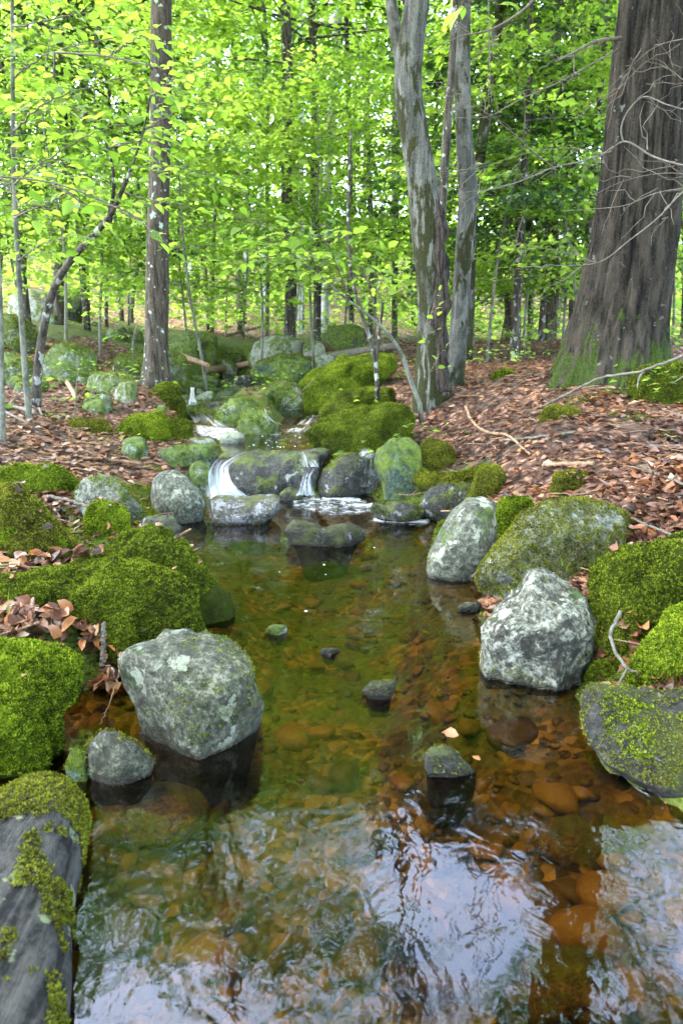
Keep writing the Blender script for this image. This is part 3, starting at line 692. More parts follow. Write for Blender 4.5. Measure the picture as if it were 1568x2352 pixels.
rock('boulder', 'broad grey green boulder on the left slope behind the thin saplings', 'boulder', (95,790,235,872), 'mossy_rock', facets=6, moss=(3000, .02, 'olive', lambda p, n: n[:, 2]+.5*fbm(p*4, 3, 80) > .6))
rock('boulder', 'big grey boulder high on the left slope', 'boulder', (15,662,125,735), 'grey_rock', facets=6)
rock('boulder', 'dark mossy boulder beside the big grey one, high on the left slope', 'boulder', (120,650,195,735), 'green_rock', facets=4)
rock('boulder', 'olive moss covered boulder at the far left edge', 'boulder', (-20,725,90,800), 'mossy_rock', moss=(2500, .025, 'olive'))
rock('boulder', 'low mossy boulder at the left edge above the litter', 'boulder', (-30,810,75,880), 'mossy_rock', moss=(1500, .022, 'olive', patchy(4, 0, 81)))
rock('boulder', 'green lichen boulder at the foot of the slope right of the trunk', 'boulder', (388,764,470,808), 'green_rock', facets=4)
rock('rock', 'moss capped rock right of the green lichen boulder', 'rock', (438,786,500,818), 'green_rock', sub=3, moss=(1000, .025, 'green', lambda p, n: n[:, 2] > .3))
rock('rock', 'small flat moss capped rock on the far litter', 'rock', (500,812,560,828), 'mossy_rock', sub=3, moss=(700, .025, 'green'))
rock('boulder', 'blue green boulder far back behind the centre trunks', 'boulder', (745,742,840,800), 'green_rock', facets=4)
rock('rock', 'dark wet stone lying at the water left of the slab', 'rock', (325,1180,410,1225), 'wet_rock', depth=.8, facets=3)
rock('rock', 'sunken flat stone at the waterline beside the dark wet stone', 'rock', (370,1203,420,1228), 'wet_rock', sub=3)
rock('boulder', 'mossy grey boulder on the left bank behind the leaf slope', 'boulder', (185,905,265,950), 'mossy_rock', sub=3, moss=(1200, .016, 'olive', patchy(6, .1, 82)))

# moss mounds
def mound(label, shape, kind, n, size, base=None, depth=.9, sub=5, keep=None, dist=None, rough=.12, **kw):
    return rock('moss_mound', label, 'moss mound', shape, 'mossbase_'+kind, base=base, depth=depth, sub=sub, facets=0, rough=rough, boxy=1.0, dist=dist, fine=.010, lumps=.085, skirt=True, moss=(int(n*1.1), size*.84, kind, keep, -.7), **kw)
mound('vivid green moss cushion hanging over the inlet in the left foreground', [(-140,1560),(-120,1480),(0,1462),(60,1470),(130,1482),(178,1510),(185,1545),(170,1590),(130,1640),(95,1690),(60,1760),(20,1800),(-100,1800)], 'bright', 46000, .011, base=(60,1735), depth=.7)
mound('wide moss mound left of the pool, in front of the dark tipped one', [(-60,1400),(-40,1345),(20,1320),(105,1318),(180,1300),(280,1290),(360,1300),(430,1335),(455,1375),(448,1420),(400,1460),(280,1465),(150,1450),(0,1470)], 'green', 52000, .0105, base=(300,1455), depth=.7)
mound('moss mound with a bare dark rocky tip reaching into the pool', [(225,1300),(255,1245),(300,1222),(350,1215),(400,1235),(440,1270),(480,1320),(510,1355),(500,1385),(460,1410),(360,1420),(260,1380)], 'green', 30000, .0105, base=(440,1400), depth=.75, keep=lambda p, n: p[:, 0] + 2.2*(.16-p[:, 2]) - .05*fbm(p*9, 3, 3) < -.40)
mound('tall dark green moss hummock at the left edge behind the leaf patch', [(-80,1220),(-60,1130),(0,1105),(45,1112),(95,1160),(140,1205),(160,1240),(120,1280),(0,1290),(-70,1280)], 'olive', 20000, .012, base=(60,1265), depth=.8)
mound('flat yellow green moss carpet at the left edge below the litter', (-40,1066,165,1130), 'bright', 14000, .012, base=(60,1120), depth=.9)
mound('low yellow moss carpet in front of the tall dark hummock', (-40,1215,160,1285), 'bright', 12000, .011, base=(60,1275), depth=.9)
mound('small moss rise between the lichen boulder and the pool', (190,1150,300,1235), 'bright', 9000, .011, base=(250,1225))
mound('round moss cushion above the flat ledge on the left bank', (272,948,388,1010), 'bright', 12000, .013, base=(330,1005))
mound('dark moss lump touching the round cushion at the upper pool', (370,958,440,1012), 'green', 6000, .013, base=(405,1008))
mound('thin moss strip on the left litter', (160,958,255,993), 'olive', 5000, .013, base=(210,990))
mound('bright moss pillow behind the dome shaped grey boulder', [(1140,1180),(1150,1150),(1185,1138),(1215,1145),(1225,1180),(1190,1215),(1150,1215)], 'bright', 8000, .010, base=(1180,1200), dist=2.95)
mound('long moss mound at the right edge, beside the olive boulder', [(1352,1345),(1375,1305),(1405,1285),(1440,1262),(1500,1250),(1570,1228),(1680,1215),(1760,1330),(1680,1430),(1560,1440),(1440,1440),(1380,1425)], 'green', 36000, .0105, base=(1480,1425), depth=.75)
mound('sunlit bright moss cushion at the right edge above the wide dark rock', [(1468,1525),(1482,1478),(1515,1442),(1550,1408),(1600,1390),(1720,1380),(1780,1500),(1700,1560),(1500,1552)], 'bright', 26000, .0105, base=(1540,1535), depth=.8)
mound('small green moss patch between the leaf pile and the wide dark rock', (1350,1515,1440,1555), 'green', 6000, .010, base=(1390,1548))
mound('brown moss knob at the right end of the root', (1088,1068,1158,1132), 'olive', 5000, .011, base=(1120,1128))
mound('moss patch on the litter behind the white stick', (1265,1078,1370,1125), 'olive', 6000, .011, base=(1320,1120))
mound('tiny round moss tuft on the litter', (1095,1066,1130,1095), 'bright', 2200, .011, base=(1112,1092))
mound('yellow moss cushion behind the upright green boulder', (960,1012,1050,1075), 'olive', 7000, .012, base=(1005,1070))
mound('long moss bank right of the upper pool', [(705,995),(740,965),(800,945),(870,930),(940,935),(955,960),(945,1000),(900,1030),(830,1040),(770,1030),(730,1010)], 'green', 36000, .0095, base=(830,1030), depth=.8)
mound('upper moss bank at the foot of the twin trunks', [(735,945),(780,905),(840,892),(900,890),(905,925),(860,955),(780,965)], 'green', 20000, .011, base=(820,955), depth=.9)
mound('broad sunny moss slope upstream behind the pyramid boulder', [(685,880),(720,850),(780,826),(850,815),(905,815),(910,850),(870,885),(800,905),(730,908)], 'bright', 30000, .012, base=(790,900), depth=1.)
mound('moss wrapped root at the foot of the lichen spotted trunk', (345,880,420,925), 'green', 5000, .016, base=(380,920))
mound('moss lump on the far right litter at the root of the great trunk', (1240,930,1330,965), 'olive', 3500, .014, base=(1285,962))
mound('moss cover at the right foot of the great trunk', (1440,835,1640,905), 'green', 9000, .016, base=(1540,900), dist=4.7)
mound('small moss spot on the litter between the trunks', (1130,850,1180,868), 'bright', 1500, .018, base=(1155,866))

# loose mossy stones scattered over the upper slope and along the stream
rs = np.random.default_rng(123)
for i in range(46):
    px, py = (rs.uniform(-20, 330), rs.uniform(740, 930)) if i < 22 else ((rs.uniform(380, 760), rs.uniform(775, 900)) if i < 34 else (rs.uniform(340, 520), rs.uniform(890, 960)))
    w = rs.uniform(18, 60) if i < 34 else rs.uniform(12, 26); h = w*rs.uniform(.45, .8)
    rock('rock', 'small %s stone among the many strewn %s' % (['moss topped', 'dark green', 'grey', 'moss topped'][i % 4], 'over the upper left slope' if i < 22 else ('round the black water upstream' if i < 34 else 'beside the upper left pool')), 'rock', (px-w/2, py-h, px+w/2, py), ['mossy_rock', 'green_rock', 'grey_rock', 'mossy_rock'][i % 4], sub=3, facets=4, group='small stones strewn over the upper slope', moss=(500, .02, ['olive', 'green'][i % 2], lambda p, n: n[:, 2]+.5*fbm(p*4, 3, 84) > .55) if i % 3 else None)
for i in range(16):
    px, py = rs.uniform(395, 610), rs.uniform(868, 965); w = rs.uniform(22, 55); h = w*rs.uniform(.22, .38)
    rock('rock', 'low flat dark wet stone among the steps of the upper stream', 'rock', (px-w/2, py-h, px+w/2, py), ['wet_rock', 'green_rock'][i % 2], sub=3, facets=6, fd=(.5, .8), boxy=.7, group='flat wet stones in the upper stream')
# ------------------------------------------------------------------ leaves
def leaf_proto(kind):
    """unit leaf along +x, normal +z"""
    if kind == 'full':
        t = np.array([0, .18, .45, .75, 1.]); w = np.array([0, .22, .30, .20, 0]); zc = np.array([0, .03, .03, -.03, -.14])
        mid = np.stack([t, 0*t, zc], 1); L = np.stack([t[1:4], w[1:4], zc[1:4]+.06], 1); R = L*np.array([1, -1, 1])
        v = np.vstack([mid, L, R])
        f = [(0,1,5),(1,2,6),(1,6,5),(2,3,7),(2,7,6),(3,4,7),(0,8,1),(1,9,2),(1,8,9),(2,10,3),(2,9,10),(3,10,4)]
    elif kind == 'mid':
        v = np.array([[0,0,0],[.42,0,.02],[1,0,-.10],[.40,.30,.07],[.40,-.30,.07]]); f = [(0,1,3),(1,2,3),(0,4,1),(1,4,2)]
    else:
        v = np.array([[0,0,0],[.45,.32,.05],[1,0,-.06],[.45,-.32,.05]]); f = [(0,2,1),(0,3,2)]
    return np.array(v, float), np.array(f)
def dead_proto(seed):
    rng = np.random.default_rng(seed)
    t = np.array([0, .18, .42, .72, 1.]); w = np.array([0, .19, .29, .21, 0])*rng.uniform(.8, 1.2)
    cu = rng.uniform(-.6, .6); fold = rng.uniform(-.15, .42)
    z = cu*(t-.5)**2*1.6 - cu*.4 + rng.normal(0, .02, 5)
    mid = np.stack([t, .06*np.sin(t*4+seed), z], 1)
    side = lambda sg: np.stack([t[1:4]+rng.normal(0, .05, 3), sg*w[1:4]*rng.uniform(.85, 1.1, 3), z[1:4]+fold*w[1:4]*2+rng.normal(0, .06, 3)], 1)
    v = np.vstack([mid, side(1), side(-1)]); f = [(0,1,5),(1,2,6),(1,6,5),(2,3,7),(2,7,6),(3,4,7),(0,8,1),(1,9,2),(1,8,9),(2,10,3),(2,9,10),(3,10,4)]
    return v, np.array(f)
def frames(dirs, nors):
    x = nrm(dirs); y = nrm(np.cross(nors, x)); z = np.cross(x, y); return x, y, z
def stamp(proto, pos, dirs, nors, size, rnd, curl=None):
    v, f = proto; x, y, z = frames(dirs, nors); n = len(pos); s = np.broadcast_to(size, (n,))[:, None, None]
    V = pos[:, None] + s*(v[None, :, 0:1]*x[:, None] + v[None, :, 1:2]*y[:, None] + v[None, :, 2:3]*z[:, None])
    F = f[None]+(np.arange(n)*len(v))[:, None, None]
    return V.reshape(-1, 3), F.reshape(-1, 3), np.repeat(rnd, len(v))
LPROTO = {k: leaf_proto(k) for k in ('full', 'mid', 'low')}
def leaf_object(name, parent, mesh, pos, d, n, size):
    x, y, z = frames(np.array([d]), np.array([n])); base = np.array(parent.get('base', (0, 0, 0)))
    o = bpy.data.objects.new(name, mesh); COL.objects.link(o); o.parent = parent
    mt = Matrix.Identity(4)
    for i, a in enumerate((x[0], y[0], z[0])):
        for r in range(3): mt[r][i] = a[r]*size
    for r in range(3): mt[r][3] = pos[r]-base[r]
    o.matrix_local = mt; return o
def variant_meshes(name, protos, mat, n):
    out = []
    for i in range(n):
        v, f = protos[i % len(protos)]
        o = obj(name, v, f, mat, attrs={'rnd': np.full(len(v), (i+.5)/n)}, link=False)
        out.append(o.data); bpy.data.objects.remove(o)
    return out
GREEN_MESH = variant_meshes('leaf', [LPROTO['full']], M['beech_leaf'], 14)
DEAD = [dead_proto(i) for i in range(7)]
DEAD_MESH = variant_meshes('fallen_leaf', DEAD, M['litter'], 21)
PILE_MESH = variant_meshes('pile_leaf', DEAD, M['pile_leaf'], 21)

def spray(path, rng, twigs=10, tlen=.35, gap=.05, size=.07, droop=.12, t0=.15, flat=.35):
    """a flat beech spray along a branch path: side twigs and their leaves"""
    n = len(path); tw = []; P, Dd, Nn, S = [], [], [], []
    T = nrm(np.gradient(path, axis=0)); side = 1
    for t in np.linspace(t0, .98, twigs):
        i = min(int(t*(n-1)), n-1); p = path[i]; tan = T[i]
        hor = nrm(np.cross(tan, [0, 0, 1.])) if abs(tan[2]) < .9 else nrm(rng.normal(0, 1, 3)*np.array([1, 1, 0]))
        side = -side
        d = nrm(tan*rng.uniform(.4, .9)+side*hor*rng.uniform(.6, 1.1)+np.array([0, 0, rng.normal(0, .15)]))
        if t > .95: d = tan
        L = tlen*rng.uniform(.55, 1.15)*(1.1-.55*t)
        k = max(3, int(L/gap)); s = np.linspace(0, 1, k)
        q = p + d*(s*L)[:, None] - np.array([0, 0, droop*L])*(s**2)[:, None] + rng.normal(0, .006, (k, 3))*s[:, None]
        tw.append(q)
        hs = nrm(np.cross(d, [0, 0, 1.])+1e-6)
        for j in range(1, k):
            sg = 1 if j % 2 else -1
            ld = nrm(d*rng.uniform(.3, .9)+sg*hs*rng.uniform(.5, 1.)+np.array([0, 0, rng.normal(-.15, .25)]))
            if j == k-1: ld = d
            P.append(q[j]); Dd.append(ld); Nn.append(np.array([0, 0, 1.])+rng.normal(0, flat, 3)); S.append(size*rng.uniform(.6, 1.2))
    return tw, np.array(P), np.array(Dd), np.array(Nn), np.array(S)
def bulk(cent, az, L, Wd, per, rng, thick=.05, droop=.15, flat=.5):
    """loose leaves in flat layered fans: centres (m,3), azimuths (m,), fan length and half width per fan"""
    m = len(cent); k = np.repeat(np.arange(m), per); n = len(k)
    t = rng.random(n)**.8; lat = rng.uniform(-1, 1, n)*np.sin(np.clip(t, .05, 1)*math.pi*.85+.25)
    ca, sa = np.cos(az[k]), np.sin(az[k]); L = np.broadcast_to(L, (m,))[k]; Wd = np.broadcast_to(Wd, (m,))[k]
    p = cent[k].copy(); p[:, 0] += ca*t*L - sa*lat*Wd; p[:, 1] += sa*t*L + ca*lat*Wd; p[:, 2] += rng.normal(0, thick, n) - droop*t*t*L
    a = az[k]+lat*1.0+rng.normal(0, .6, n)
    d = np.stack([np.cos(a), np.sin(a), rng.normal(-.2, .3, n)], 1); nn = np.array([0, 0, 1.])+rng.normal(0, flat, (n, 3))
    return p, d, nn
def branch_path(a, az, L, rise, rng, n=6, wob=.06):
    s = np.linspace(0, 1, n); p = np.zeros((n, 3)); wv = np.cumsum(rng.normal(0, wob, (n, 3)), 0)*L*.25
    p[:, 0] = a[0]+np.cos(az)*L*s; p[:, 1] = a[1]+np.sin(az)*L*s; p[:, 2] = a[2]+L*(rise*s-.25*rise*s*s)
    return p+wv*s[:, None]
TREES = []
def tree(name, label, path, rad, bark, group=None, H=None, sides=12, crown=None, seed=0, disp=None, seg=24, cat='tree', leafmat='far_leaf', proto='low', limbs=True, trunkname='trunk', sink=.15):
    """path: world points of the trunk, rad: radii; crown=dict(lo, hi, n, L, per, size, ...)"""
    rng = np.random.default_rng(seed+5000)
    path = np.asarray(path, float); p = np.hstack([path, np.asarray(rad, float)[:, None]])
    if H is not None and p[-1, 2] < H:
        top = p[-1]; d = nrm(p[-1, :3]-p[-2, :3]); d = nrm(d*.6+np.array([0, 0, .6])); k = (H-top[2])/d[2]
        p = np.vstack([p, np.concatenate([top[:3]+d*k*.5+rng.normal(0, .1, 3)*np.array([1, 1, 0]), [top[3]*.62]]), np.concatenate([top[:3]+d*k+rng.normal(0, .25, 3)*np.array([1, 1, 0]), [top[3]*.12]])])
    p = np.vstack([p[0]-np.array([0, 0, sink, 0]), p])
    q = spline(p, seg); q[:, 3] = np.maximum(q[:, 3], .004)
    root = empty(name, path[0]); tag(root, label, cat, group)
    v, qd, t = tube(q[:, :3], q[:, 3], sides, disp)
    obj(trunkname, v, [qd, t], M[bark], root)
    if crown:
        c = dict(lo=3., hi=12., n=40, L=1.6, W=.5, per=90, size=.09, rise=.2, shrink=.5, thick=.05, flat=.5, az=None, minL=.3, lr=.016); c.update(crown)
        z = q[:, 2]; cs, az = [], []
        for i in range(c['n']):
            h = c['lo']+(c['hi']-c['lo'])*((i+rng.random())/c['n'])
            k = int(np.argmin(abs(z-h))); cs.append(q[k, :3]); az.append(rng.uniform(*(c['az'] or (0, 6.283))))
        cs, az = np.array(cs), np.array(az)
        rel = np.clip((cs[:, 2]-c['lo'])/(c['hi']-c['lo']), 0, 1)
        L = c['L']*(1-c['shrink']*rel)*rng.uniform(.6, 1.15, len(cs)); L = np.maximum(L, c['minL'])
        if limbs:
            S = Soup()
            for a, b, l in zip(cs, az, L):
                bp = branch_path(a, b, l, c['rise'], rng); S.add(*tube(bp, np.linspace(c['lr'], .003, len(bp))*min(1.6, max(.5, l/1.6)), 4, cap=False)[:2])
            S.build('limb', M[bark], root)['kind'] = 'stuff'
        # each limb carries two or three fans along its length
        fc, fa, fl = [], [], []
        for f0 in (.25, .55, .8):
            off = rng.normal(0, .25, len(cs)); st = L*f0
            e = cs.copy(); e[:, 0] += np.cos(az)*st; e[:, 1] += np.sin(az)*st; e[:, 2] += c['rise']*st*.85 + rng.normal(0, .06, len(cs))
            fc.append(e); fa.append(az+off+rng.choice([-.7, 0, .7], len(cs))); fl.append(L*.55)
        fc, fa, fl = np.concatenate(fc), np.concatenate(fa), np.concatenate(fl)
        P, D, N_ = bulk(fc, fa, fl, fl*.55, c['per']//3, rng, c['thick'], flat=c['flat'])
        nL = len(P); sz = c['size']*rng.uniform(.55, 1.25, nL)
        tone = np.clip(np.repeat(rng.normal(.45, .28, len(fc)), c['per']//3)+rng.normal(0, .2, nL), 0, 1)
        v, f, r = stamp(LPROTO[proto], P, D, N_, sz, tone)
        o = obj('crown', v, f, M[leafmat], root, {'rnd': r}, smooth=False); o['kind'] = 'stuff'
    TREES.append(root)
    return root, q
def px_path(pts):
    """pts: (px, py, Y, width in picture measure) -> points, radii"""
    P = [at(a, b, Y) for a, b, Y, w in pts]; R = [w/FPX*Y/ray(a, b)[1]*.5 for a, b, Y, w in pts]; return np.array(P), np.array(R)

# --- the great hemlock on the right
def hemlock_disp(path, th, rad):
    z = path[:, 2]; n, s = len(path), len(th)
    A, Z = np.meshgrid(th, z); r0 = rad[:, None]
    q = np.stack([np.cos(A).ravel()*3.4, np.sin(A).ravel()*3.4, Z.ravel()*1.1], 1)
    q2 = np.stack([np.cos(A).ravel()*7.5, np.sin(A).ravel()*7.5, Z.ravel()*2.2], 1)
    rid = (1-np.abs(fbm(q2, 3, 91)*1.4))
    h = (Z-.62)
    fl = np.exp(-np.clip(h, 0, 9)/.20)*(.5+.5*np.cos(A*5+1.2+.7*np.sin(A*2)))**1.2*.42*r0 + np.exp(-np.clip(h, 0, 9)/.35)*.16*r0
    return fl + r0*(.045*fbm(q, 2, 92).reshape(n, s) + .11*(rid.reshape(n, s)-.6))
P, R = px_path([(1400,888,5.3,268),(1412,790,5.3,230),(1428,700,5.3,204),(1462,500,5.3,190),(1478,300,5.3,178),(1505,0,5.3,166)])
R = R*np.array([.86, .90, .95, .95, .95, .95])
HEM, HEMQ = tree('hemlock_tree', 'massive dark trunk with deeply furrowed bark and mossy flared roots, on the right bank', P, R, 'hemlock_bark', H=21, sides=200, seg=260, disp=hemlock_disp, sink=.35, crown=dict(lo=9., hi=20.5, n=70, L=3.6, per=180, size=.12, rise=-.08, shrink=.6), leafmat='hemlock')
# --- lichen spotted trunk on the left
def root_flare(z0, k=.5, hh=.14, lob=4):
    def f(path, th, rad):
        A, Z = np.meshgrid(th, path[:, 2]); q = np.stack([np.cos(A).ravel()*2, np.sin(A).ravel()*2, Z.ravel()*2.5], 1)
        return rad[:, None]*(k*np.exp(-np.clip(Z-z0, 0, 9)/hh)*(.55+.45*np.cos(lob*A+.8)) + .035*fbm(q, 3, 5).reshape(A.shape))
    return f
P, R = px_path([(360,886,7.5,54),(360,780,7.5,53),(361,700,7.5,54),(364,500,7.5,48),(369,300,7.5,48),(371,0,7.5,46)])
ASH, ASHQ = tree('lichen_trunk_tree', 'straight brown trunk dotted with pale blue green lichen, left of the stream', P, R, 'ash_bark', H=16, sides=40, seg=80, disp=root_flare(P[0][2], .75, .12), seed=1,
     crown=dict(lo=8.5, hi=15.5, n=40, L=4., per=120, size=.10, rise=.25), sink=.3)
# --- the leaning twin trunks
P, R = px_path([(990,922,5.75,84),(990,830,5.75,76),(992,700,5.75,70),(980,520,5.75,80),(966,400,5.75,72),(950,300,5.75,70),(936,180,5.75,68),(945,90,5.75,64),(957,0,5.75,60)])
R = R*.93
TW1, TW1Q = tree('grey_maple_tree', 'curved grey trunk with a long dark rot scar, front stem of the pair', P, R, 'grey_bark', H=16, sides=56, seg=120, disp=root_flare(P[0][2], .35, .16, 3), seed=2,
     crown=dict(lo=11., hi=15.5, n=32, L=3.4, per=110, size=.10, rise=.3), sink=.3)
S = Soup(); b = px_path([(922,150,5.8,30),(908,80,5.9,28),(897,0,6.,26),(870,-200,6.2,22)]); q = spline(np.hstack([b[0], b[1][:, None]]), 20); S.add(*tube(q[:, :3], q[:, 3], 20)); S.build('limb', M['grey_bark'], TW1)
# rot scar: a dark hollow strip of torn wood on the right flank
M['rot'] = m_bark('rotten_wood', (.006, .005, .004), (.07, .055, .045), (40, 40, 4), bumpd=.02)
S = Soup(); b = px_path([(1012,900,5.66,36),(1008,800,5.66,34),(1010,700,5.66,36),(1009,600,5.66,30),(1008,520,5.67,34),(1002,460,5.68,14)]); q = spline(np.hstack([b[0], b[1][:, None]]), 40)
S.add(*tube(q[:, :3], q[:, 3], 14, disp=lambda p, th, r: r[:, None]*.5*fbm(np.stack([np.cos(np.meshgrid(th, p[:, 2])[0]).ravel()*2, np.meshgrid(th, p[:, 2])[1].ravel()*9, np.sin(np.meshgrid(th, p[:, 2])[0]).ravel()*2], 1), 3, 4).reshape(len(p), len(th))))
S.build('rot_scar', M['rot'], TW1)
P, R = px_path([(1036,905,6.0,48),(1050,800,6.0,42),(1056,700,6.,40),(1066,560,6.,40),(1074,470,6.,44),(1066,330,6.,38),(1062,200,6.,36),(1066,0,6.,28)])
tree('grey_maple_tree', 'straighter grey trunk with a round knot and moss blotches, behind the curved one', P, R, 'pale_bark', H=14, sides=36, seg=90, disp=root_flare(P[0][2], .3, .12, 3), seed=3, crown=dict(lo=8., hi=13.8, n=30, L=3.2, per=150, size=.10, rise=.3), sink=.3)
P, R = px_path([(1015,880,6.6,22),(1012,600,6.6,20),(1016,450,6.6,20),(1026,300,6.6,20),(1038,150,6.6,18),(1046,0,6.6,16)])
tree('thin_maple_tree', 'thin dark mottled stem between the twin grey trunks', P, R, 'dark_bark', H=11, sides=14, seg=50, seed=4, crown=dict(lo=9.3, hi=10.8, n=8, L=1.2, per=100, size=.10))
P, R = px_path([(1075,800,9.,24),(1090,440,9.,26),(1110,300,9.,26),(1130,150,9.,24),(1150,0,9.,20)])
tree('leaning_grey_tree', 'pale grey stem leaning right, behind the twin trunks', P, R, 'pale_bark', H=12, sides=14, seg=50, seed=5, crown=dict(lo=9.5, hi=11.7, n=9, L=1.4, per=110, size=.10))

# --- trunks further back
BACK = [ # name, label, px at base, px at top, Y, width, bark, H
 ('dark_trunk_tree', 'dark forked trunk with rough bark, behind the tall grey boulder', 664, 655, 11.8, 26, 'dark_bark', 14, 6.5),
 ('dark_trunk_tree', 'slim straight dark trunk right of the dark forked one', 728, 716, 13.5, 18, 'dark_bark', 15, 6),
 ('birch_tree', 'pale birch right of the slim straight dark trunk', 745, 776, 17, 20, 'birch', 17, 8),
 ('dark_trunk_tree', 'wiry dark stem left of the mossy slope, right of the pale birch', 808, 793, 16, 12, 'dark_bark', 14, 6),
 ('dark_trunk_tree', 'thin dark stem nearest to the curved grey trunk on its left', 850, 848, 19, 13, 'dark_bark', 15, 6),
 ('birch_tree', 'slender pale birch between the two dark trunks', 688, 690, 20, 13, 'birch', 17, 8),
 ('birch_tree', 'faint pale birch far behind the sunny gap', 560, 572, 24, 14, 'birch', 18, 8),
 ('brown_trunk_tree', 'ragged brown trunk on the left slope beside the dark mossy boulder', 142, 150, 12, 24, 'brown_bark', 14, 7),
 ('brown_trunk_tree', 'slim brown trunk deep in the left woods', 205, 200, 17, 16, 'brown_bark', 15, 7),
 ('dark_trunk_tree', 'thin black sapling trunk left of the lichen spotted trunk', 253, 256, 13, 8, 'dark_bark', 10, 4.5),
 ('brown_trunk_tree', 'straight brown trunk near the left edge, far back', 62, 55, 16, 20, 'brown_bark', 16, 7),
 ('brown_trunk_tree', 'leaning slim trunk behind the lichen spotted one', 305, 345, 15, 11, 'sapling_bark', 12, 5),
 ('dark_trunk_tree', 'thin stem on the far slope right of the lichen spotted trunk', 490, 500, 18, 9, 'dark_bark', 13, 5),
 ('birch_tree', 'pale stem right of the thin stem on the far slope', 615, 606, 15, 9, 'sapling_bark', 12, 5),
 ('brown_trunk_tree', 'brown hemlock trunk nearest to the twin trunks on their right', 1166, 1160, 15, 20, 'brown_bark', 16, 6),
 ('brown_trunk_tree', 'wide brown trunk half way between twin trunks and great trunk', 1262, 1275, 13.5, 30, 'brown_bark', 16, 6.5),
 ('brown_trunk_tree', 'narrow trunk just left of the wide brown trunk', 1215, 1218, 18, 13, 'dark_bark', 16, 6),
 ('brown_trunk_tree', 'brown trunk just right of the wide brown trunk', 1310, 1318, 17, 16, 'brown_bark', 16, 6),
 ('dark_trunk_tree', 'narrow dark trunk right of the brown hemlock trunk', 1190, 1188, 17, 11, 'dark_bark', 15, 6),
 ('dark_trunk_tree', 'thin dark trunk at the right margin beyond the great trunk', 1562, 1580, 14, 14, 'dark_bark', 14, 6),
 ('brown_trunk_tree', 'thin trunk far back left of the curved grey trunk', 905, 900, 22, 13, 'brown_bark', 17, 7),
 ('brown_trunk_tree', 'thin brown trunk at the far left margin', 12, -8, 13, 14, 'brown_bark', 14, 6),
]
rt = np.random.default_rng(11)
for i, (nm, lab, xb, xt, Y, w, bk, H, lo) in enumerate(BACK):
    H = min(H, .60*Y+2.2); lo = min(lo, H-4)
    X0 = at(xb, 800, Y)[0]; z0 = gz(X0, Y); X1 = at(xt, 0, Y)[0]
    zt = at(xt, 0, Y)[2]
    pts = []
    for s in np.linspace(0, 1, 5): pts.append((X0+(X1-X0)*s+rt.normal(0, .04)*(0 < s < 1), Y+rt.normal(0, .05), z0+(zt-z0)*s))
    r0 = w/FPX*Y*.5
    tree(nm, lab, pts, [r0, r0*.95, r0*.9, r0*.85, r0*.78], bk, H=H, sides=12, seg=30, seed=20+i,
         crown=dict(lo=lo if i not in (14, 15, 16, 17) else 3.5, hi=H-.4, n=30, L=2.6, per=105, size=.12, rise=.2) if i not in (14, 15, 16, 17) else dict(lo=2.2, hi=H-.4, n=60, L=2.6, per=170, size=.12, rise=-.12), leafmat='far_leaf' if i not in (14, 15, 16, 17) else 'hemlock', proto='low')
for i in range(34):   # plain trunks of the deep woods
    Y = rt.uniform(20, 42); X0 = rt.uniform(-.62, .62)*Y; z0 = gz(X0, Y); H = rt.uniform(14, 22); r0 = rt.uniform(.07, .16)
    hemk = rt.random() < (.45 if X0 > 0 else .3)
    tree('deep_woods_tree', ('dark hemlock trunk' if hemk else 'slender leafy tree')+' deep in the green woods, '+('left of the lichen trunk' if X0/Y < -.28 else 'between the lichen trunk and the twin trunks' if X0/Y < .1 else 'right of the twin trunks'), [(X0, Y, z0), (X0+rt.normal(0, .15), Y, z0+4)], [r0, r0*.85], 'brown_bark' if hemk else ('birch' if rt.random() < .2 else 'dark_bark'), group='trees deep in the woods', H=H, sides=8, seg=16, seed=80+i,
         crown=dict(lo=z0+(1.2 if hemk else 2.2), hi=H-.3, n=28, L=2.7, per=72, size=.20 if not hemk else .13, rise=.1 if not hemk else -.12), leafmat='hemlock' if hemk else 'far_leaf', limbs=False)
# --- bright understory saplings, mid distance
UND = [(470,9.5,4.2),(600,11,4.5),(560,14,5.5),(430,13,5),(720,10.5,4.2),(790,14,5),(860,12,4.5),(1120,9.5,4.2),(1200,11,4.8),(1150,15,5.5),(1290,12,4.5),(1330,9.5,4.),(230,10,4.6),(150,8.5,4.6),(60,11,5),(300,14,5.5),(900,17,6),(1540,11,5),(680,18,6),(520,19,6)]
UL = ['bush of bright leaves right of the lichen trunk', 'bright young beech in front of the tall grey boulder', 'high fan of bright leaves in the central gap', 'bright sapling crown behind the lichen trunk', 'low bright sapling before the slim dark trunk',
 'bright sapling behind the wiry dark stem', 'leafy sapling left of the curved grey trunk', 'bright beech sapling just right of the twin trunks', 'wide bright sapling under the bare branches', 'tall bright sapling behind the twin trunks', 'bright sapling left of the great trunk', 'low bright sapling touching the great trunk',
 'leafy sapling above the left boulders', 'tall leafy sapling at the left slope', 'bright sapling crown at the left margin', 'pale green sapling left of the lichen trunk, far back', 'thin bright sapling in the far centre', 'bright sapling beyond the great trunk at the right margin', 'far bright sapling behind the birches', 'far bright sapling over the central slope']
for i, ((px, Y, H), lab) in enumerate(zip(UND, UL)):
    X0 = at(px, 800, Y)[0]; z0 = gz(X0, Y)
    tree('beech_sapling', lab, [(X0, Y, z0), (X0+rt.normal(0, .1), Y+rt.normal(0, .1), z0+1.5)], [.022, .018], 'sapling_bark', H=z0+H, sides=6, seg=20, seed=140+i, cat='sapling',
         crown=dict(lo=z0+(1.15 if px < 900 else .8), hi=z0+H-.1, n=32, L=1.9, per=120, size=.098, rise=.12, shrink=.35, thick=.035, flat=.55, lr=.006), proto='mid' if Y < 9.4 else 'low')
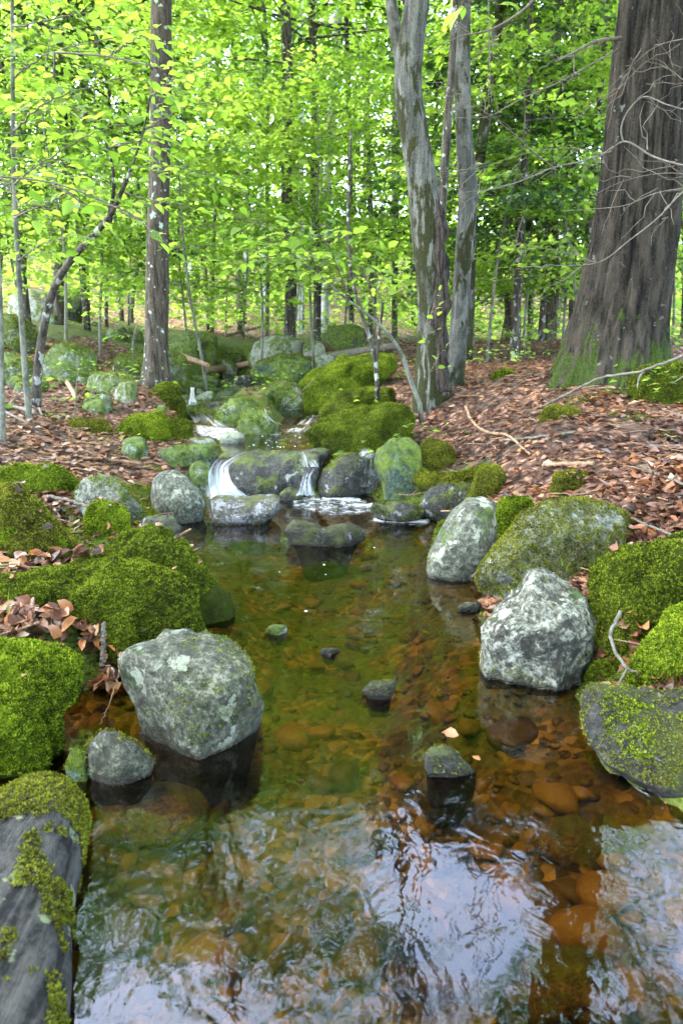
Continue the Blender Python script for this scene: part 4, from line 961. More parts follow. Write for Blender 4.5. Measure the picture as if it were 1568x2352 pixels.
# young hemlocks with dark feathery boughs
HK = [(1180,9.5,6.5,'dark feathery young hemlock right of the leaning grey stem'),(1330,10.5,7.5,'dark feathery young hemlock left of the great trunk'),(1240,13,9,'taller dark hemlock behind the bare branches'),(205,12,8,'dark young hemlock between bent sapling and lichen trunk'),(70,10.5,7.5,'dark young hemlock at the left margin behind the grey sapling'),(285,16,9,'dark hemlock far behind the lichen trunk on its left'),(1420,14,9,'dark hemlock behind the great trunk'),(480,20,10,'dark hemlock far back in the centre left'),(905,16,10,'dark hemlock behind the curved grey trunk')]
for i, (px, Y, H, lab) in enumerate(HK):
    X0 = at(px, 800, Y)[0]; z0 = gz(X0, Y)
    tree('hemlock_tree', lab, [(X0, Y, z0), (X0, Y, z0+2)], [.06, .05], 'dark_bark', H=z0+H, sides=8, seg=20, seed=190+i, crown=dict(lo=z0+1.5, hi=z0+H-.2, n=52, L=1.9, per=150, size=.10, rise=-.16, shrink=.6, thick=.03, flat=.3, lr=.007), leafmat='hemlock', proto='low')
# far wood, one mass
rng = np.random.default_rng(3); n = 2100
fx = rng.uniform(-1.0, 1.0, n); fy = rng.uniform(26, 70, n); fz = rng.random(n)**2.2*(6+fy*.38)
c = np.stack([fx*fy*.62, fy, fz+bank(fx*fy*.62, fy)], 1)
P, D, N_ = bulk(c, rng.uniform(0, 6.28, n), 2.6, 1.2, 36, rng, .3, flat=.6)
v, f, r = stamp(LPROTO['low'], P, D, N_, (.010*P[:, 1])*rng.uniform(.5, 1.3, len(P)), np.clip(np.repeat(rng.normal(.6, .25, n), 36)+rng.normal(0, .15, len(P)), 0, 1))
tag(obj('distant_woods', v, f, M['far_leaf'], None, {'rnd': r}, smooth=False), kind='stuff')

# unseen woods beside and behind the viewpoint, added to shade the stream
rng = np.random.default_rng(19); S = Soup(); fc, fa = [], []
for k in range(46):
    a = rng.uniform(0, 6.28); r = rng.uniform(5.5, 26); x, y = r*math.cos(a), r*math.sin(a)+1
    if abs(x) < .6*y+2.5: continue
    z0 = gz(x, y); H = rng.uniform(13, 19); q = spline(np.array([[x, y, z0-.2], [x+rng.normal(0, .2), y, z0+5], [x+rng.normal(0, .5), y+rng.normal(0, .5), z0+H]]), 12)
    S.add(*tube(q, np.linspace(rng.uniform(.1, .22), .02, 12), 7))
    for j in range(34):
        h = rng.uniform(2.5, H); aa = rng.uniform(0, 6.28); l = rng.uniform(0, 3.4)*(1-.5*h/H); fc.append([x+math.cos(aa)*l, y+math.sin(aa)*l, z0+h]); fa.append(aa)
S.build('trunk', M['brown_bark'], tag(empty('shade_woods', (0, -8, 0)), 'woods beside and behind the stream, added to shade it', 'woods', kind='stuff'))['kind'] = 'stuff'
for k in range(4600):     # crowns of the wood upstream
    y = rng.uniform(9, 44); u = rng.uniform(-.7, .7); y = max(y, rng.uniform(20, 44)) if u > .16 or u < -.34 else y; fc.append([u*y+rng.normal(0, 1), y, rng.uniform(6, 19)]); fa.append(rng.uniform(0, 6.28))
nup = len(fc)
nside = len(fc)
for k in range(7400):     # leaf fans added overhead for shade, gaps shaped for sky reflections in the pool
    r, a = 17*math.sqrt(rng.random()), rng.uniform(0, 6.28); fc.append([r*math.cos(a), 2+r*math.sin(a), rng.uniform(7.5, 14)]); fa.append(rng.uniform(0, 6.28))
fc, fa = np.array(fc), np.array(fa); side = np.arange(len(fc)) < nside
el = (fc[:, 2]-1)/np.maximum(fc[:, 1], .1); fwd = (fc[:, 1] > 3.5) & (abs(fc[:, 0]) < .62*fc[:, 1]+2.5)
gap = fbm(np.stack([fc[:, 0]/np.maximum(fc[:, 1], 4)*4.2, el*4.6, fc[:, 2]*.02], 1)+3.1, 4, 33, .6)
upw = side & (np.arange(len(fc)) >= nup-4600)
gap = gap - .38*np.exp(-((fc[:, 0]/np.maximum(fc[:, 1], 4)+.07)/.13)**2)*(el > .62)        # lane cut through the added fans so sky reflects in the pool
k = (side & ~upw) | (upw & (el > .30) & (el < .62) & (gap > -.28)) | (fwd & (el > .60) & (el < 1.3) & (gap > .20)) | (~fwd & (gap > -.75)) | (fwd & (el >= 1.3) & (gap > -.6))
fc, fa, side = fc[k], fa[k], side[k]
FS = np.where(side & (fc[:, 1] < 9), 1.5, .95); P, D, N_ = bulk(fc, fa, FS, FS*.55, 24, rng, .12, flat=.6)
v, f, r = stamp(LPROTO['low'], P, D, N_, .21*rng.uniform(.6, 1.3, len(P)), rng.random(len(P)))
o = obj('crown', v, f, M['canopy_leaf'], bpy.data.objects['shade_woods'], {'rnd': r}, smooth=False); o['kind'] = 'stuff'

# --- near beech saplings on the left with leaves one by one
def near_sapling(label, stems, sprays, seed, bark='sapling_bark', nobj=300, name='beech_sapling', size=.078, stemname='stem'):
    rng = np.random.default_rng(seed); P, R = px_path(stems[0])
    root = empty(name, P[0]-np.array([0, 0, .02])); tag(root, label, 'sapling')
    for st in stems:
        P, R = px_path(st); q = spline(np.hstack([P, R[:, None]]), 40); q[0, 2] -= .1 if st is stems[0] else 0
        S = Soup(); S.add(*tube(q[:, :3], q[:, 3], 10)); S.build(stemname, M[bark], root)
    LP, LD, LN, LS = [], [], [], []; T = Soup()
    for (pts, tw, tl, *rest) in sprays:
        P, R = px_path([(a, b, Y, 7) for a, b, Y in pts]); q = spline(P, 26) + rng.normal(0, .004, (26, 3))
        S = Soup(); S.add(*tube(q, np.linspace(.0055, .0018, 26)*(rest[0] if rest else 1), 6)); S.build('branch', M['twig'], root)
        t, p, d, n, s = spray(q, rng, tw, tl, .042, size)
        for w in t: T.add(*tube(w, np.linspace(.0018, .0008, len(w)), 3, cap=False)[:2])
        LP.append(p); LD.append(d); LN.append(n); LS.append(s)
    if T.n: o = T.build('twig', M['twig'], root); o['kind'] = 'stuff'
    if not LP: return root
    P, D, N_, S_ = map(np.concatenate, (LP, LD, LN, LS))
    app = S_/np.linalg.norm(P-CAMP, axis=1)
    d = P-CAMP; depth = d[:, 1]*CP-d[:, 2]*SP; u = d[:, 0]/depth; w = (d[:, 1]*SP+d[:, 2]*CP)/depth
    inside = (abs(u) < .5) & (abs(w) < .75) & (depth > 0)
    order = np.argsort(-app*inside); top, rest = order[:nobj], order[nobj:]
    rest = rest[~inside[rest] | (rest >= 0)]
    for i in top: leaf_object('leaf', root, GREEN_MESH[int(rng.integers(14))], P[i], D[i], N_[i], S_[i])
    if len(rest):
        v, f, r = stamp(LPROTO['full'], P[rest], D[rest], N_[rest], S_[rest], rng.random(len(rest)))
        o = obj('foliage', v, f, M['beech_leaf'], root, {'rnd': r}); o['kind'] = 'stuff'
    return root
near_sapling('near beech sapling with thin grey stem and bright layered leaves at the left edge', [[(68,965,5.0,14),(58,850,5.,13),(48,700,4.9,12),(40,560,4.8,11),(32,400,4.7,10),(30,200,4.6,9),(28,-60,4.5,8)]],
   [([(34,420,4.6),(120,360,4.3),(230,300,4.1),(330,270,4.)],13,.55),([(30,300,4.6),(120,230,4.2),(230,190,4.),(330,160,3.9)],13,.55),([(30,180,4.6),(120,120,4.2),(240,90,4.),(360,60,3.9)],13,.5),([(30,60,4.5),(140,40,4.3),(260,10,4.1)],9,.5),
    ([(32,500,4.6),(100,470,4.3),(180,440,4.1),(260,420,4.)],11,.5),([(40,600,4.7),(100,560,4.4),(160,545,4.2)],8,.4),([(28,140,4.6),(-60,100,4.4),(-120,90,4.2)],6,.5)], 301)
near_sapling('bent dark sapling rising from the left bank to layered bright leaves', [[(82,905,5.6,22),(100,760,5.5,19),(130,650,5.4,17),(170,590,5.3,15),(220,535,5.2,14),(250,500,5.1,12),(280,440,5.,10),(302,388,4.9,8)],[(250,500,5.1,9),(262,420,5.,8),(248,340,4.9,6),(215,270,4.8,5)],[(302,388,4.9,6),(330,300,4.9,5),(345,220,4.8,4)]],
   [([(302,388,4.9),(380,380,4.8),(470,400,4.7),(540,430,4.7)],13,.5),([(248,340,4.9),(330,320,4.7),(420,300,4.6)],10,.5),([(262,420,5.),(180,400,4.8),(110,390,4.7)],9,.5),([(330,300,4.9),(420,250,4.9),(500,230,4.9)],10,.5),([(345,220,4.8),(420,170,4.8),(500,140,4.8)],9,.5),([(215,270,4.8),(150,240,4.7),(90,230,4.6)],8,.45),([(280,440,5.),(350,460,4.9),(430,470,4.8)],9,.45)], 302, bark='dark_bark', nobj=200)
near_sapling('pale slanting sapling crossing in front of the curved grey trunk', [[(968,940,5.3,11),(945,880,5.25,10),(915,800,5.2,9),(870,745,5.1,8),(800,690,5.,6),(740,640,4.9,5),(680,590,4.7,4)]],
   [([(740,640,4.9),(690,560,4.5),(620,520,4.2),(540,500,4.)],12,.42),([(800,690,5.),(770,600,4.6),(740,550,4.3),(690,520,4.)],12,.42),([(680,590,4.7),(620,590,4.5),(560,600,4.4)],7,.35),([(870,745,5.1),(840,640,4.8),(800,560,4.5),(770,520,4.3)],9,.4)], 303, bark='sapling_bark', nobj=200)
near_sapling('slim dark double sapling left of the twin trunks', [[(868,890,6.2,11),(855,800,6.2,10),(830,720,6.2,9),(808,640,6.2,8),(800,520,6.2,7),(806,300,6.2,5)],[(862,850,6.2,8),(872,760,6.2,7),(880,690,6.2,6)]], [([(808,640,6.2),(760,600,6.1),(700,590,6.)],7,.4),([(830,720,6.2),(870,660,6.2),(900,620,6.2)],6,.35)], 304, bark='dark_bark', nobj=60)
near_sapling('thin seedling with fresh leaves against the dark scar of the curved trunk', [[(982,925,5.45,6),(985,850,5.45,5),(978,780,5.45,4),(985,700,5.45,3)]], [([(985,860,5.45),(1000,830,5.4),(1010,810,5.4)],3,.14),([(978,780,5.45),(990,720,5.4),(1000,690,5.4)],4,.16),([(980,800,5.45),(965,760,5.4),(960,730,5.4)],3,.15)], 305, nobj=60, size=.06)
near_sapling('straight thin grey sapling left of the bent dark one', [[(8,1035,4.3,14),(5,900,4.3,13),(2,750,4.3,12),(-6,500,4.3,10)]], [], 306)
# overhanging twigs that reach in from outside the frame
def bough(label, stem, sprays, seed, nobj=80, size=.065, bark='twig', cat='branch'):
    return near_sapling(label, [stem], sprays, seed, bark=bark, nobj=nobj, name='overhanging_branch', size=size, stemname='stem')
o = bough('overhanging beech twig with big fresh leaves reaching in from the left', [(-160,385,2.9,7),(0,405,2.95,5),(120,420,3.,4),(250,468,3.05,3),(335,510,3.1,2)], [([(120,420,3.),(190,470,3.),(250,520,3.)],5,.2),([(250,468,3.05),(310,500,3.05),(380,560,3.05)],5,.16),([(0,405,2.95),(40,460,2.9),(60,500,2.9)],4,.16)], 307)
o = bough('overhanging twig with pointed leaves at the top, above the twin trunks', [(1030,-160,1.9,5),(1060,-60,1.9,4),(1075,-10,1.9,3)], [([(1060,-60,1.9),(1075,-10,1.9),(1085,15,1.9)],3,.06),([(1060,-60,1.9),(1110,-25,1.95),(1140,-5,1.95)],3,.06)], 308, nobj=12, size=.05)
o = bough('beech twig with a few big leaves in front of the lichen spotted trunk', [(120,120,3.4,5),(250,130,3.3,4),(340,150,3.2,3)], [([(340,150,3.2),(370,160,3.2),(400,190,3.2)],4,.14),([(250,130,3.3),(300,100,3.3),(330,80,3.3)],4,.16)], 309, nobj=40)

# --- dead and needled branches of the great hemlock and of a neighbour outside the frame
def needle_spray(S, q, rng, per=150, size=.02, width=.05):
    n = int(per); i = rng.integers(1, len(q), n); T = nrm(np.gradient(q, axis=0))[i]; h = nrm(np.cross(T, [0, 0, 1.])+1e-6)
    lat = rng.uniform(-1, 1, n)*width; p = q[i]+h*lat[:, None]+rng.normal(0, .008, (n, 3)); d = nrm(T*.6+h*np.sign(lat)[:, None]*.8+rng.normal(0, .25, (n, 3)))
    v, f, r = stamp((np.array([[0,.0,0],[.5,.13,0],[1,0,0],[.5,-.13,0]]), np.array([[0,2,1],[0,3,2]])), p, d, np.array([0, 0, 1.])+rng.normal(0, .5, (n, 3)), size*rng.uniform(.6, 1.3, n), rng.random(n))
    S.add(v, None, f, rnd=r)
rb = np.random.default_rng(77)
def hem_branch(parent, pts, w0, w1, mat='pale_twig', side=6, needles=0, name='branch', twl=.3):
    P, _ = px_path([(a, b, Y, 5) for a, b, Y in pts]); q = spline(P, 30)
    w0 *= .58; w1 *= .5; S = Soup(); S.add(*tube(q, np.linspace(w0, w1, 30), 7))
    tips = []
    for k in range(side):
        i = rb.integers(6, 29); T = nrm(q[min(i+1, 29)]-q[i-1]); d = nrm(T+rb.normal(0, .55, 3)*np.array([1, 1, .8])); l = twl*rb.uniform(.4, 1.2)
        s = np.linspace(0, 1, 7)[:, None]; w = q[i]+d*s*l+np.cumsum(rb.normal(0, .012, (7, 3)), 0)-np.array([0, 0, .12*l])*s**2
        S.add(*tube(w, np.linspace(max(w1*.8, .0022), .001, 7), 4, cap=False)[:2]); tips.append(w)
    br = S.build(name, M[mat], parent)
    if needles:
        N2 = Soup()
        for w in tips: needle_spray(N2, w, rb, needles)
        o = N2.build('needles', M['hemlock'], br, smooth=False); o['kind'] = 'stuff'
        o.location = (0, 0, 0)
    return br
hem_branch(HEM, [(1425,88,5.2),(1370,95,5.),(1320,118,4.8),(1275,142,4.7)], .022, .012, 'twig', 4)
hem_branch(HEM, [(1420,112,5.2),(1370,140,4.9),(1280,190,4.7),(1180,235,4.5),(1120,268,4.4),(1040,270,4.3)], .011, .004, 'twig', 9, 60)
hem_branch(HEM, [(1390,350,5.1),(1330,372,4.8),(1270,385,4.7),(1210,410,4.6),(1150,430,4.5),(1095,442,4.4)], .012, .004, 'pale_twig', 10, 0)
hem_branch(HEM, [(1270,385,4.7),(1225,350,4.6),(1170,300,4.5),(1110,255,4.4),(1050,215,4.3),(1000,195,4.2)], .008, .002, 'twig', 10, 0)
hem_branch(HEM, [(1380,355,5.),(1310,340,4.8),(1230,348,4.7),(1150,370,4.6),(1080,390,4.5)], .006, .002, 'pale_twig', 7, 40)
hem_branch(HEM, [(1360,600,5.1),(1320,585,4.9),(1240,570,4.7),(1160,560,4.5)], .006, .002, 'pale_twig', 7, 0)
NB = empty('overhanging_branch', at(1700, 400, 3.6)); tag(NB, 'pale bare bough with needle sprays reaching across the great trunk from the right', 'branch')
hem_branch(NB, [(1700,400,3.6),(1568,380,3.7),(1500,360,3.8),(1430,325,3.9),(1400,345,4.)], .010, .008, 'pale_twig', 4, 0, 'limb')
hem_branch(NB, [(1430,325,3.9),(1425,300,3.9),(1438,260,3.85),(1470,225,3.8),(1530,240,3.7),(1600,262,3.6)], .008, .004, 'pale_twig', 7, 70, 'limb')
hem_branch(NB, [(1700,420,3.5),(1568,432,3.5),(1500,445,3.5),(1440,470,3.5),(1360,480,3.5),(1290,485,3.5)], .006, .002, 'pale_twig', 6, 120, 'limb')
hem_branch(NB, [(1700,380,3.4),(1568,440,3.4),(1510,500,3.4),(1440,555,3.4),(1380,600,3.4),(1300,610,3.45),(1250,608,3.5)], .008, .0025, 'pale_twig', 5, 30, 'limb')
hem_branch(NB, [(1700,120,3.6),(1568,90,3.6),(1500,110,3.7),(1440,160,3.8),(1400,200,3.9)], .006, .002, 'twig', 8, 220, 'limb', .3)
hem_branch(NB, [(1700,190,3.5),(1600,200,3.6),(1520,150,3.7),(1480,140,3.7)], .006, .002, 'twig', 7, 200, 'limb', .3)
hem_branch(NB, [(1700,500,3.5),(1568,400,3.6),(1500,400,3.7),(1420,420,3.8),(1350,455,3.9)], .005, .002, 'twig', 8, 200, 'limb', .3)
DB = empty('overhanging_branch', at(1260, -60, 4.6)); tag(DB, 'dark bare branch arching down from the top, right of the twin trunks', 'branch')
hem_branch(DB, [(1260,-60,4.6),(1215,10,4.6),(1170,45,4.6),(1120,70,4.6),(1055,82,4.6)], .018, .008, 'twig', 5, 0, 'limb')
hem_branch(DB, [(1120,-60,4.6),(1122,60,4.6),(1124,160,4.55),(1128,240,4.5)], .006, .003, 'twig', 6, 0, 'limb')
# ------------------------------------------------------------------ moss carpet on the near banks (not countable)
rng = np.random.default_rng(41)
n = 190000; x = rng.uniform(-2.2, 2.2, n); y = .9+3.9*rng.random(n)
h, b, d = terrain(x, y); mm = moss_mask(x, y, d)
k = (b < .5) & (d > .01) & (mm + .25*fbm(np.stack([x, y, 0*x], 1)*6, 3, 2) > .52) & (abs(x) < .62*y+.3)
p = np.stack([x, y, h], 1)[k]
a, t, c = tufts(p, np.tile([0, 0, 1.], (len(p), 1)), .011, rng)
tag(obj('moss_carpet', a, t, M['moss_green'], None, {'rnd': c}, smooth=False), kind='stuff')

# ------------------------------------------------------------------ fallen leaves
def scatter(n, ylo, yhi, sd, xspan=.66, pw=1.):
    r = np.random.default_rng(sd); y = ylo*(yhi/ylo)**(r.random(n)**pw); x = r.uniform(-xspan, xspan, n)*y + r.normal(0, .1, n); return x, y, r
X_, Y_, r_ = scatter(58000, 1.5, 26, 51)
h, b, d = terrain(X_, Y_); mm = moss_mask(X_, Y_, d)
keep = (b < .5) & (d > .03) & (fbm(np.stack([X_, Y_, 0*X_], 1)*2.3, 4, 98) > -.95) & (r_.random(len(X_)) > np.clip((mm-.38)*3.2, 0, .94))
LP = np.stack([X_, Y_, h+.006+.010*r_.random(len(h))], 1)[keep]; n = len(LP)
az = r_.uniform(0, 6.283, n); LD = np.stack([np.cos(az), np.sin(az), r_.normal(0, .22, n)], 1); LN = np.array([0, 0, 1.])+r_.normal(0, .24, (n, 3))
LS = r_.uniform(.038, .075, n)*(1+.04*np.clip(LP[:, 1]-4, 0, 20)); LR = np.clip(.62*r_.random(n)+.19+.30*fbm(LP*np.array([1.6, 1.6, 0]), 3, 97)+.12*r_.normal(0, 1, n), 0, 1)
dd = LP-CAMP; depth = dd[:, 1]*CP-dd[:, 2]*SP; u = dd[:, 0]/depth; w = (dd[:, 1]*SP+dd[:, 2]*CP)/depth
vis = (abs(u) < .49) & (abs(w) < .74)
hid = np.zeros(n, bool)
for o, C, sz in ROCKS: hid |= ((LP-C)**2).sum(1) < (sz*1.05)**2
order = np.argsort(-(LS/depth)*vis*~hid); top, rest = order[:300], order[300:]
for i in top: leaf_object('fallen_leaf', FLOOR, DEAD_MESH[int(r_.integers(21))], LP[i], LD[i], LN[i], LS[i])
S = Soup()
for k in range(7):
    q = rest[k::7]; q, qf = q[LP[q, 1] < 3.2], q[LP[q, 1] >= 3.2]
    v, f, r = stamp(LPROTO['mid'], LP[qf], LD[qf], LN[qf], LS[qf], LR[qf]); S.add(v, None, f, rnd=r)
    v, f, r = stamp(DEAD[k], LP[q], LD[q], LN[q], LS[q], LR[q]); S.add(v, None, f, rnd=r)
MP = np.concatenate(MOUND_PTS); k = len(MP); a_ = r_.uniform(0, 6.28, k)
for j in range(7):     # a few leaves caught on the moss
    q = slice(j, None, 7); m_ = len(MP[q]); v, f, r = stamp(DEAD[j], MP[q, :3]+np.array([0, 0, .012]), np.stack([np.cos(a_[q]), np.sin(a_[q]), 0*a_[q]], 1), MP[q, 3:]+r_.normal(0, .25, (m_, 3)), r_.uniform(.025, .055, m_), r_.random(m_)); S.add(v, None, f, rnd=r)
o = S.build('leaf_litter', M['litter'], FLOOR); o['kind'] = 'stuff'

def pile(label, spots, n, seed, size=(.05, .09)):
    """a drift of dead leaves: spots (px, py, spread px, height)"""
    rng = np.random.default_rng(seed); c0 = ground_hit(*spots[0][:2]); root = empty('leaf_pile', c0); tag(root, label, 'leaf pile')
    for i in range(n):
        px, py, sp, up = spots[int(rng.integers(len(spots)))]
        c = ground_hit(px, py); s = sp/FPX*c[1]
        p = c+np.array([rng.normal(0, s), rng.normal(0, s*.7), 0]); p[2] = max(gz(p[0], p[1]), c[2]-.03)+rng.uniform(.005, up)
        if sdist(POLY_A, p[:1], p[1:2])[0] < (.03 if px > 784 else -.06): continue
        a = rng.uniform(0, 6.28)
        leaf_object('pile_leaf', root, PILE_MESH[int(rng.integers(21))], p, np.array([math.cos(a), math.sin(a), rng.normal(0, .5)]), np.array([0, -.3, 1.])+rng.normal(0, .55, 3), rng.uniform(*size))
    return root
LPILE = pile('heap of brown wet beech leaves between the moss cushion and the granite boulder, left foreground', [(150,1450,38,.07),(90,1465,34,.05),(220,1470,28,.06),(285,1475,26,.09),(245,1520,22,.09),(310,1465,18,.10),(255,1570,14,.05)], 170, 61, (.045, .075))
pile('small heap of curled brown leaves between the white quartz boulder and the moss', [(1400,1460,20,.16),(1430,1450,20,.15),(1405,1495,16,.12),(1440,1480,18,.10)], 100, 62, (.04, .065))
pile('patch of pinkish dead leaves lying on the moss behind the wide left mound', [(60,1300,45,.03),(150,1295,45,.03),(230,1275,35,.03),(240,1235,30,.03),(330,1230,20,.03)], 90, 63, (.045, .07))
pile('few rusty leaves on the moss at the right margin', [(1560,1310,18,.05),(1550,1330,14,.04)], 14, 64)
def single_leaf(label, px, py, size, az, dist_up=.012, rnd=15, z=None):
    c = ground_hit(px, py); o = bpy.data.objects.new('fallen_leaf', PILE_MESH[rnd]); COL.objects.link(o)
    o.location = c+np.array([0, 0, dist_up]); o.rotation_euler = (.15, -.1, az); o.scale = (size,)*3; tag(o, label, 'leaf')
single_leaf('long rusty leaf on the upstream side of the small triangular rock', 1012, 1690, .05, -.5, .010, 13)
single_leaf('small orange leaf at the right tip of the small triangular rock', 1084, 1745, .03, -1.0, .012, 14)
single_leaf('single brown curled leaf lying on the moss edge above the leaf heap, right bank', 1435, 1265, .08, .1, .10, 12)
single_leaf('mauve leaf on bare soil above the wide dark rock', 1525, 1540, .06, .3, .04, 10)

# ------------------------------------------------------------------ twigs, sticks, logs
def stick(name, label, pts, w0, w1, mat='twig', cat='stick', lift=.0, forks=(), sides=8, wob=.004):
    """pts: (px, py) on the ground or (px, py, Y)"""
    rng = np.random.default_rng(len(label)*7+int(pts[0][0]) % 97)
    W = [ground_hit(p[0], p[1])+np.array([0, 0, lift]) if len(p) == 2 else at(*p) for p in pts]
    q = spline(np.array(W), 36)+rng.normal(0, wob, (36, 3))*.5
    o = Soup(); o.add(*tube(q, np.linspace(w0, w1, 36), sides))
    for f in forks:
        Wf = [ground_hit(p[0], p[1])+np.array([0, 0, lift]) if len(p) == 2 else at(*p) for p in f]; qf = spline(np.array(Wf), 20); o.add(*tube(qf, np.linspace(w1*1.1, w1*.5, 20), 6))
    ob = o.build(name, M[mat], None, origin=W[0]); tag(ob, label, cat); return ob
stick('fallen_branch', 'bent tan branch lying on the leaf slope right of the twin trunks', [(1068,940),(1085,975),(1120,1000),(1165,1008),(1215,1050)], .012, .008, 'brown_stick', 'branch', .02)
stick('white_stick', 'long pale stick leaning on the roots of the great trunk', [(1640,795,3.6),(1560,820,3.7),(1460,855,3.9),(1380,868,4.1),(1300,905,4.3),(1240,935,4.45)], .009, .006, 'pale_twig', 'stick', 0, forks=[[(1480,850,3.87),(1468,865,3.85),(1462,892,3.8)],[(1560,820,3.7),(1580,850,3.7),(1545,880,3.7)]])
stick('forked_twig', 'grey forked twig over the leaf heap and the wide dark rock', [(1425,1405,1.9),(1405,1440,1.88),(1405,1480,1.82),(1440,1535,1.76),(1500,1550,1.75),(1600,1562,1.7)], .006, .003, 'pale_twig', 'twig', 0, forks=[[(1440,1535,1.76),(1400,1600,1.68),(1340,1660,1.6)]])
stick('twig', 'tan twig bridging the moss mounds left of the pool', [(410,1232,2.75),(370,1262,2.6),(300,1295,2.5),(265,1330,2.42)], .005, .003, 'brown_stick', 'twig', 0, forks=[[(300,1295,2.5),(280,1310,2.47),(245,1345,2.4)]])
stick('twig', 'thin black curved twig lying on the wide moss mound', [(-20,1290,2.5),(50,1318,2.4),(130,1355,2.3),(220,1388,2.25),(320,1395,2.22)], .005, .002, 'twig', 'twig', 0)
stick('twig', 'black twig across the leaf heap behind the granite boulder', [(180,1468,1.98),(260,1455,2.0),(345,1445,2.03)], .005, .004, 'twig', 'twig')
stick('stick', 'short dark peg standing in the leaf heap', [(236,1530,1.86),(238,1480,1.9),(240,1430,1.93)], .008, .006, 'twig', 'stick')
stick('twig', 'thin brown rootlet hanging from the leaf heap into the inlet', [(278,1500,1.8),(270,1560,1.72),(250,1620,1.68),(230,1665,1.66)], .002, .0015, 'brown_stick', 'twig')
stick('stick', 'dark branch resting on moss beside the lichen boulder', [(110,1140,3.4),(160,1150,3.3),(210,1165,3.2),(265,1170,3.15)], .010, .006, 'twig', 'stick')
stick('stick', 'tan stick on the left litter', [(190,1057),(260,1062),(325,1070)], .010, .008, 'brown_stick', 'stick', .015)
stick('stick', 'pale flat stick on the right litter', [(1245,1082),(1300,1080),(1362,1080)], .012, .012, 'brown_stick', 'stick', .035)
stick('stick', 'lichen grey stick on the upper right litter', [(1150,1018),(1230,1010),(1320,998)], .009, .007, 'pale_twig', 'stick', .015)
stick('stick', 'thin dark stick at the right margin on the leaf slope', [(1470,1085),(1520,1110),(1600,1140)], .008, .006, 'twig', 'stick', .03)
stick('twig', 'pale twig lying above the olive boulder at the right margin', [(1455,1215),(1520,1245),(1600,1275)], .005, .004, 'pale_twig', 'twig', .04)
stick('twig', 'pale curved twig on the moss capped rock of the upper pool', [(608,938,5.75),(615,955,5.7),(630,970,5.65),(648,975,5.65)], .008, .005, 'pale_twig', 'twig')
stick('twig', 'straight thin twig leaning on the pyramid boulder', [(655,925,6.0),(690,900,6.1),(720,872,6.3)], .004, .003, 'twig', 'twig')
stick('fallen_log', 'fallen grey log lying across the slope behind the sunny moss bank', [(720,825,11.5),(780,815,11.2),(840,805,11.),(905,795,10.8)], .075, .055, 'pale_twig', 'log', 0)
stick('fallen_log', 'old dark log on the litter right of the lichen trunk', [(385,812,9.6),(430,822,9.4),(480,840,9.2)], .05, .03, 'brown_stick', 'log', 0)
stick('fallen_log', 'weathered split log beside the dark ledge upstream', [(470,858),(540,848),(590,838)], .06, .05, 'brown_stick', 'log', .05)
stick('stick', 'broken pale stub lying among the left boulders', [(150,880),(165,905),(178,930)], .03, .02, 'brown_stick', 'stick', .05)
stick('stick', 'white bleached stick among the rocks at the left edge', [(10,870),(40,882),(70,890)], .03, .02, 'pale_twig', 'stick', .05)
stick('stick', 'mossy stick among the boulders below the left slope', [(100,800),(150,806),(200,803)], .03, .02, 'brown_stick', 'stick', .06)
stick('fallen_branch', 'thin dark brushwood on the slope left of the dark forked trunk', [(520,790),(570,775),(640,760)], .03, .015, 'twig', 'branch', .15, forks=[[(560,778),(600,795),(650,800)],[(540,785),(580,760),(620,735)]])
stick('stick', 'thin twig standing at the left litter edge', [(172,960,5.4),(176,900,5.4),(180,840,5.4)], .006, .003, 'twig', 'twig')
stick('fallen_branch', 'tangled roots of an old stump at the left edge', [(-30,960),(30,950),(85,965)], .025, .015, 'twig', 'branch', .05, forks=[[(20,952),(50,930),(95,940)],[(0,955),(40,975),(70,990)],[(50,955),(80,945),(100,970)]])
# mossy root between the green boulder and the dome boulder
S = Soup(); W = np.array([at(955,1085,4.35), at(985,1110,4.2), at(1040,1115,4.1), at(1095,1108,4.15)]); q = spline(W, 40); vv, qq, tt = tube(q, np.linspace(.05, .085, 40), 16, disp=lambda p, th, r: r[:, None]*.25*fbm(np.stack([np.repeat(p[:, 0], len(th))*12, np.tile(np.cos(th), len(p))*2, np.tile(np.sin(th), len(p))*2], 1), 3, 6).reshape(len(p), len(th)))
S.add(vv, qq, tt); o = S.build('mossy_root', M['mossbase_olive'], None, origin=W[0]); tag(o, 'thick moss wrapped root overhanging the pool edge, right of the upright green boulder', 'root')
tri = np.vstack([qq[:, :3], qq[:, [0, 2, 3]]]); add_moss(o, vv, tri, 9000, .012, 'olive', 88)
# soil bank under the root
rock('soil_bank', 'dark undercut soil bank beneath the mossy root', 'bank', (960,1110,1130,1200), 'wet_rock', base=(1010,1195), depth=.7, moss=(2500, .011, 'olive', patchy(8, .05, 83)))

